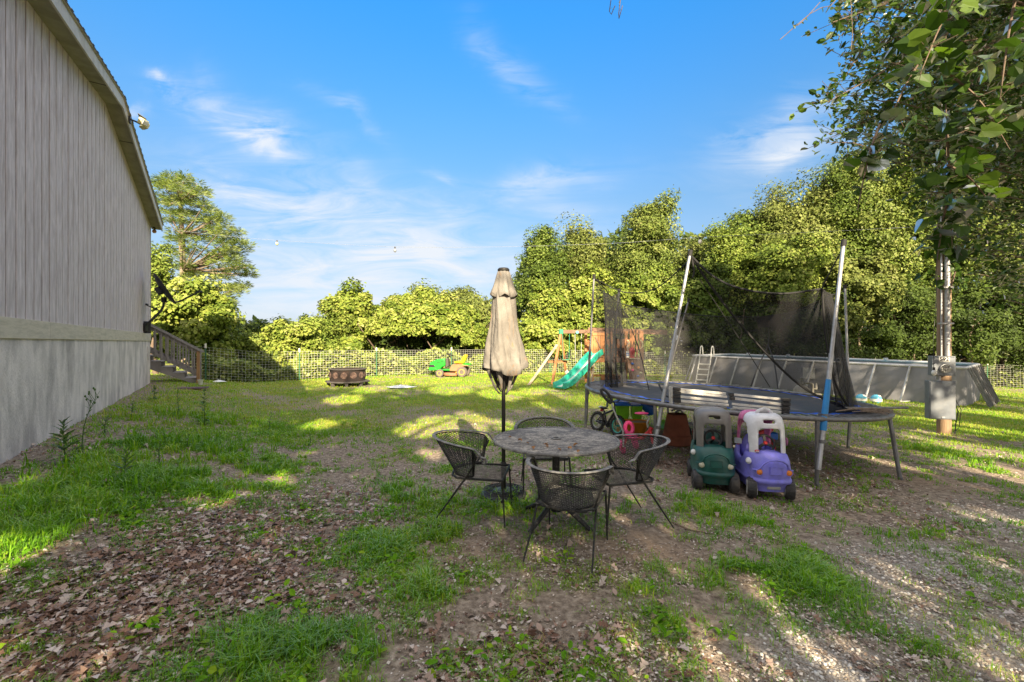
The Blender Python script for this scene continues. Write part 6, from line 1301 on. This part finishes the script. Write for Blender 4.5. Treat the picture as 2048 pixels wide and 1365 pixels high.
cs = Vector((.02, 0, 1.02)); Rs = Matrix.Rotation(R_(-25), 3, 'Y'); MB().tube([cs+Rs @ Vector((.17*math.cos(a), .17*math.sin(a), 0)) for a in np.linspace(0, 6.283, 25)[:-1]], .018, 8, True).tube([cs, (.12, 0, .84)], .02, 8).beam(cs+Rs @ Vector((-.16, 0, 0)), cs+Rs @ Vector((.16, 0, 0)), .04, .015).beam(cs+Rs @ Vector((0, -.16, 0)), cs+Rs @ Vector((0, .16, 0)), .04, .015).build('steering_wheel', m_blk, MW)
MB().prism([(-.20, .70), (-.22, .63), (-.62, .62), (-.68, .66), (-.80, .96), (-.78, 1.02), (-.68, 1.02), (-.60, .90), (-.52, .74)], -.22, .22).build('seat', m_jy, MW, bev=.035)
MB().box((-.45, 0, .58), (.35, .3, .06)).build('seat_base', m_blk, MW, bev=.01)
fn_ = MB(); fn_.prism([(-.05, .40), (-.15, .56), (-.55, .60), (-.85, .60), (-.92, .52), (-.72, .50), (-.50, .42), (-.40, .26), (-.05, .28)], -.40, .40); fn_.build('rear_fender', m_rust, MW, bev=.02)
MB().prism([(-.60, .605), (-.90, .605), (-.93, .55), (-.70, .57)], -.41, .41).build('green_trim', m_jg, MW, bev=.005)
MB().prism([(.30, .36), (-.1, .34), (-.1, .30), (.30, .31)], -.36, .36).build('footrest', m_jg, MW, bev=.01)
MB().lathe([(.1, .06), (.44, .06), (.46, .09), (.46, .15), (.40, .19), (.05, .20)], 28, (-.1, 0, 0)).build('mower_deck', m_rust, MW)
MB().box((0, 0, .28), (1.3, .3, .1)).tube([(.42, -.34, .18), (.42, .34, .18)], .03, 8).tube([(-.62, -.34, .24), (-.62, .34, .24)], .04, 8).build('chassis', m_blk, MW)
MB().box((-.36, .30, .22), (.10, .06, .16)).build('yellow_guard', m_jy, MW, bev=.01)

# ------------------------------------------------------------------ fire pit
g = G(686, 774); fx_, fy_ = g.x, g.y+.45; FPt = thing('fire_pit', 'dark rusty round fire pit with cut-out discs on a low slatted stand', 'fire pit', (fx_, fy_, zat(fx_, fy_)), .1)
m_fp = M_('dark_rust_metal', (.02, .014, .013), .85, .1, dirt=(.05, .028, .02), dscale=5, bmp=.3); m_bw = M_('charred_wood', (.07, .062, .06), .9)
MB().lathe([(.62, .20), (.62, .58), (.66, .60), (.66, .625), (.55, .625), (.55, .24)], 40, cap=False).lathe([(.02, .2), (.6, .2)], 40).build('fire_ring', m_fp, FPt)
MB().lathe([(.66, .605), (.67, .61), (.67, .64), (.56, .64), (.56, .61)], 40, cap=False).build('ring_rim', m_bw, FPt)
for k in range(12):
    a = k*math.pi/6+.05; c = Vector((.625*math.cos(a), .625*math.sin(a), .41)); Rk = Matrix.Rotation(a+math.pi/2, 3, 'Z') @ Matrix.Rotation(R_(90), 3, 'X')
    MB().lathe([(.01, -.008), (.11, -.008), (.12, 0), (.11, .012), (.01, .012)], 18, c, Rk).build('cutout_disc', M_('rust_pale', (.06, .035, .03), .8, dirt=(.3, .2, .15), dscale=9) if k == 0 else bpy.data.materials['rust_pale'], FPt)
MB().lathe([(.5, .155), (.80, .155), (.80, .195), (.5, .195)], 8, R=None).build('bench_ring', m_bw, FPt, smooth=False)
for k in range(8): a = k*math.pi/4+.2; MB().box((.66*math.cos(a), .66*math.sin(a), .07), (.10, .10, .17), a).build('leg', m_bw, FPt, smooth=False, bev=.006)

# ------------------------------------------------------------------ weeds beside the house
m_weed = M_leaf('weed_leaf', [(.04, .09, .015), (.08, .17, .02), (.12, .22, .03)], .35, .5, .1); m_stem = M_('weed_stem', (.07, .14, .03), .7)
def weed(px, py, h, label, n=26, ls=.10, lean=(.1, 0), seed=0, heads=False, name='tall_weed'):
    rq = np.random.RandomState(seed); g = G(px, py); z = zat(g.x, g.y); root = thing(name, label, 'weed', (g.x, g.y, z), 0, 'tall weeds along the house wall')
    pts = [Vector((lean[0]*h*q*q+.01*math.sin(5*q+seed), lean[1]*h*q*q, h*q)) for q in np.linspace(0, 1, 8)]; mb = MB().tube(pts, [.006*(1.2-q) for q in np.linspace(0, 1, 8)], 6)
    pos = []; ya = []; pi_ = []; sc = []
    for i in range(n):
        q = (i+.5)/n; p = crv(pts, q*(.8 if heads else 1)); a = i*2.4+rq.rand()*.5; pos.append(p); ya.append(a); pi_.append(.15+.7*q-.5*(q < .25)); sc.append(ls*(1.15-.75*q)*(.8+.4*rq.rand()))
    if heads:
        for i in range(9):
            s_ = crv(pts, .68+.03*i); a = rq.rand()*6.28; e = s_+Vector((math.cos(a)*.06, math.sin(a)*.06, .09)); mb.tube([s_, e], .0025, 4); mb.ball(e, (.009, .009, .015), 8, 5)
    mb.build('stem', m_stem, root)
    LF = ([(0, 0, 0), (.2, .10, .02), (.3, .05, .02), (.45, .15, .03), (.6, .06, .02), (.75, .10, 0), (1, 0, -.08), (.75, -.10, 0), (.6, -.06, .02), (.45, -.15, .03), (.3, -.05, .02), (.2, -.10, .02)], [(0, 11, 10, 9), (0, 9, 3, 1), (9, 8, 4, 3), (8, 7, 6, 5), (8, 5, 4, 4), (1, 3, 2, 2)])
    LF = (LF[0], [(0, 10, 9, 3), (0, 3, 2, 1), (9, 8, 4, 3), (8, 7, 5, 4), (7, 6, 5, 8), (0, 11, 10, 2)])
    scatter('leaves', *LF, np.array([list(p) for p in pos]), np.array(ya), np.array(pi_), rq.normal(0, .2, n), np.array(sc), m_weed, root, rq.rand(n))
weed(128, 925, .44, 'leafy dark green thistle growing against the wall at far left', 34, .20, (.0, 0), 1)
weed(163, 908, .72, 'tall thin weed with seed heads leaning right beside the wall thistle', 14, .13, (.28, 0), 2, True)
weed(210, 870, .25, 'short leafy weed at the foot of the wall right of the seed-headed one', 22, .12, (.1, 0), 3)
weed(265, 835, .26, 'small weed halfway along the house wall', 20, .11, (0, 0), 4)
weed(308, 800, .32, 'bushy weed near the far corner of the house', 30, .15, (.05, 0), 5)
weed(355, 838, .50, 'tall single weed standing in front of the wooden steps', 20, .11, (.03, 0), 6)
weed(408, 850, .62, 'tallest feathery weed on the lawn in front of the step post', 40, .15, (.03, 0), 7)
weed(318, 935, .30, 'low upright weed in the green patch left of centre', 18, .10, (0, .1), 8)
weed(540, 860, .30, 'spindly weed on the lawn left of the fire pit path', 16, .09, (0, .1), 9)
weed(250, 960, .30, 'broad leafy weed in the green patch by the wall', 26, .15, (.1, -.1), 10)
weed(375, 900, .28, 'thin weed in the middle of the green patches', 16, .10, (0, 0), 11)
weed(620, 890, .20, 'small weed on bare soil left of the umbrella', 14, .08, (0, 0), 12)

# ------------------------------------------------------------------ near foliage at top right
rv = np.random.RandomState(21)
GRN = [(.022, .05, .009), (.038, .08, .012), (.065, .125, .018), (.12, .19, .03)]
m_nl = M_leaf('near_leaf', GRN, .45, .35, .16)
def hanging(name, label, cat, spec, ls, tm, seed, stemr, droop, branch_from, nper, mat_=None, extra=None):
    rq = np.random.RandomState(seed); root = thing(name, label, cat, P(*branch_from)); o = np.array(root.location); mb = MB(); P3 = []; O3 = []
    for (px0, py0, d0, px1, py1, d1, n, sprd) in spec:
        a, b2 = P(px0, py0, d0), P(px1, py1, d1); mid = a.lerp(b2, .5)+Vector((0, 0, .12*(b2-a).length)); cu_ = [a, mid, b2]
        mb.tube([crv(cu_, q) for q in np.linspace(0, 1, 8)], [stemr*(1-.8*q) for q in np.linspace(0, 1, 8)], 6)
        for i in range(n):
            q = .12+.88*rq.rand(); s_ = crv(cu_, q); tw_ = Vector(rq.normal(0, 1, 3)); tw_.z *= .6; tw_ = tw_.normalized()*sprd*(.3+.7*rq.rand()); e = s_+tw_; mb.tube([s_, e], stemr*.16, 4, cap=False)
            for k in range(nper):
                P3.append(s_.lerp(e, .25+.75*(k+1)/nper)+Vector(rq.normal(0, ls*.35, 3))); O3.append((rq.normal(0, .5), -.3+rq.normal(0, .5), .6))
    if extra:
        for (q, r_c, nn) in extra:
            dd_ = dirs(rq, nn)*(r_c*rq.rand(nn, 1)**.5)*np.array([1, 1, .55]); P3 += [Vector(q)+Vector(v_) for v_ in dd_]; O3 += [(v_[0], v_[1]-.2, .6+v_[2]) for v_ in dd_]
            mb.tube([Vector(q)-Vector((-r_c*.9, 0, .1)), q, Vector(q)+Vector((-r_c*.9, 0, .0))], [.008, .006, .002], 4)
    mb.xf(Matrix.Translation(-root.location)); mb.build('branch', m_bark, root)
    leaves('leaves', np.array([list(p) for p in P3])-o, np.array(O3), ls, mat_ or m_nl, root, tm, rq, .5, .2, droop); return root
# limbs of the tree standing out of frame on the right
spec = []
for (x0, y0, d0, x1, y1, d1, n) in [(2150, 60, 5.5, 1665, 45, 4.6, 44), (2150, 40, 5.8, 1700, 130, 5.0, 50), (2150, 120, 5.8, 1655, 205, 5.0, 56), (2150, 200, 6.2, 1680, 268, 5.6, 50), (2150, 280, 6.5, 1790, 330, 6.0, 40), (2150, -40, 5.2, 1720, -10, 4.6, 50),
        (2150, 150, 6.5, 1800, 230, 6.3, 50), (2200, 350, 6.8, 1850, 400, 6.4, 44), (2200, 60, 7, 1800, 110, 6.5, 56), (2200, 430, 6.8, 1920, 490, 6.6, 40), (2200, 250, 7.2, 1900, 260, 7, 46), (2200, -60, 6.5, 1850, 20, 6.2, 50), (2200, 0, 7.5, 1950, 90, 7.2, 50), (2220, 520, 6.8, 1990, 560, 6.8, 26), (2150, 20, 5.4, 1860, 60, 5.0, 50), (2150, 180, 5.6, 1850, 200, 5.3, 50), (2180, 330, 6, 1930, 350, 5.7, 40), (2180, 100, 5, 1900, 130, 4.8, 40)]:
    spec.append((x0, y0, d0, x1, y1, d1, int(n*1.6), .45))
rE = np.random.RandomState(5); EXT = []
for i in range(520):
    y_ = rE.uniform(-90, 600); xl = np.interp(y_, [-90, 0, 60, 130, 200, 275, 330, 400, 470, 560, 600], [1650, 1670, 1700, 1725, 1690, 1675, 1760, 1830, 1890, 1960, 2010]); x_ = xl+(2170-xl)*rE.rand()**.9
    if y_ > 350 and rE.rand() < .5: continue
    EXT.append((P(x_, y_, rE.uniform(5.2, 8.8)), rE.uniform(.24, .46), int(rE.uniform(28, 52))))
hanging('overhanging_branch', 'leafy elm boughs reaching in from the right edge across the sky', 'branches', spec, .080, OVAL, 31, .018, .25, (2150, 100, 6), 6, None, EXT)
spec = [(1888, -60, 3.4, 1893, 330, 3.5, 22, .26), (1893, 250, 3.5, 1905, 520, 3.7, 18, .22), (1960, -60, 3.2, 1840, 150, 3.1, 16, .26), (1900, 60, 3.4, 1740, 330, 3.3, 18, .2), (1760, 250, 3.3, 1715, 420, 3.2, 5, .1), (1900, 150, 3.4, 2020, 300, 3.3, 14, .24), (2040, -40, 3.0, 2000, 200, 3.0, 12, .25), (1895, 330, 3.5, 1990, 420, 3.5, 10, .2), (1895, 400, 3.6, 1870, 560, 3.8, 8, .12)]
hanging('hanging_vine', 'wild grape vine with large leaves hanging down in front of the utility pole', 'vine', spec, .098, HEART, 33, .011, .7, (1890, 0, 3.4), 3)
# ivy on the pole
pz_ = np.stack([rv.normal(0, .16, 260), rv.normal(-.05, .14, 260), 2.9+3.2*rv.rand(260)], 1)
pv = thing('pole_vine', 'vine leaves climbing the upper part of the utility pole', 'vine', up0); leaves('vine_leaves', pz_, np.stack([pz_[:, 0]*3, pz_[:, 1]*3-.5, pz_[:, 2]*0+.3], 1), .13, m_nl, pv, HEART, rv, .5, .2, .6)
MB().tube([(-.1, -.15, 2.6), (.05, -.17, 3.2), (-.1, -.14, 3.9), (.08, -.15, 4.6), (0, -.12, 5.6)], .014, 6).build('vine_stem', m_bark, pv)
# bare hanging twigs against the sky
tw2 = MB(); LP = []
for pts in ([(1900, -350, 4.2), (1690, -20, 4.2), (1630, 20, 4.2), (1560, 80, 4.2)], [(1640, 5, 4.2), (1600, 48, 4.2), (1585, 50, 4.2)], [(1500, -900, 4), (1300, -420, 4), (1222, 0, 4), (1230, 12, 4)], [(1300, -420, 4), (1240, 5, 4), (1245, 12, 4)], [(1700, -20, 4.2), (1705, 60, 4.2), (1702, 100, 4.2)]):
    pp2 = [P(*q) for q in pts]; tw2.tube([crv(pp2, q) for q in np.linspace(0, 1, 8)], .0035, 4); LP += [crv(pp2, q) for q in rv.rand(5)*.7+.3]
root = thing('hanging_twigs', 'thin bare twigs with a few small leaves hanging into the blue sky', 'twigs', P(1640, -20, 4.2)); tw2.build('twig', m_bark, root, world=True)
leaves('twig_leaves', np.array([list(p) for p in LP])-np.array(root.location), np.tile([0, -.5, 0], (len(LP), 1)), .035, m_nl, root, OVAL, rv, .5)
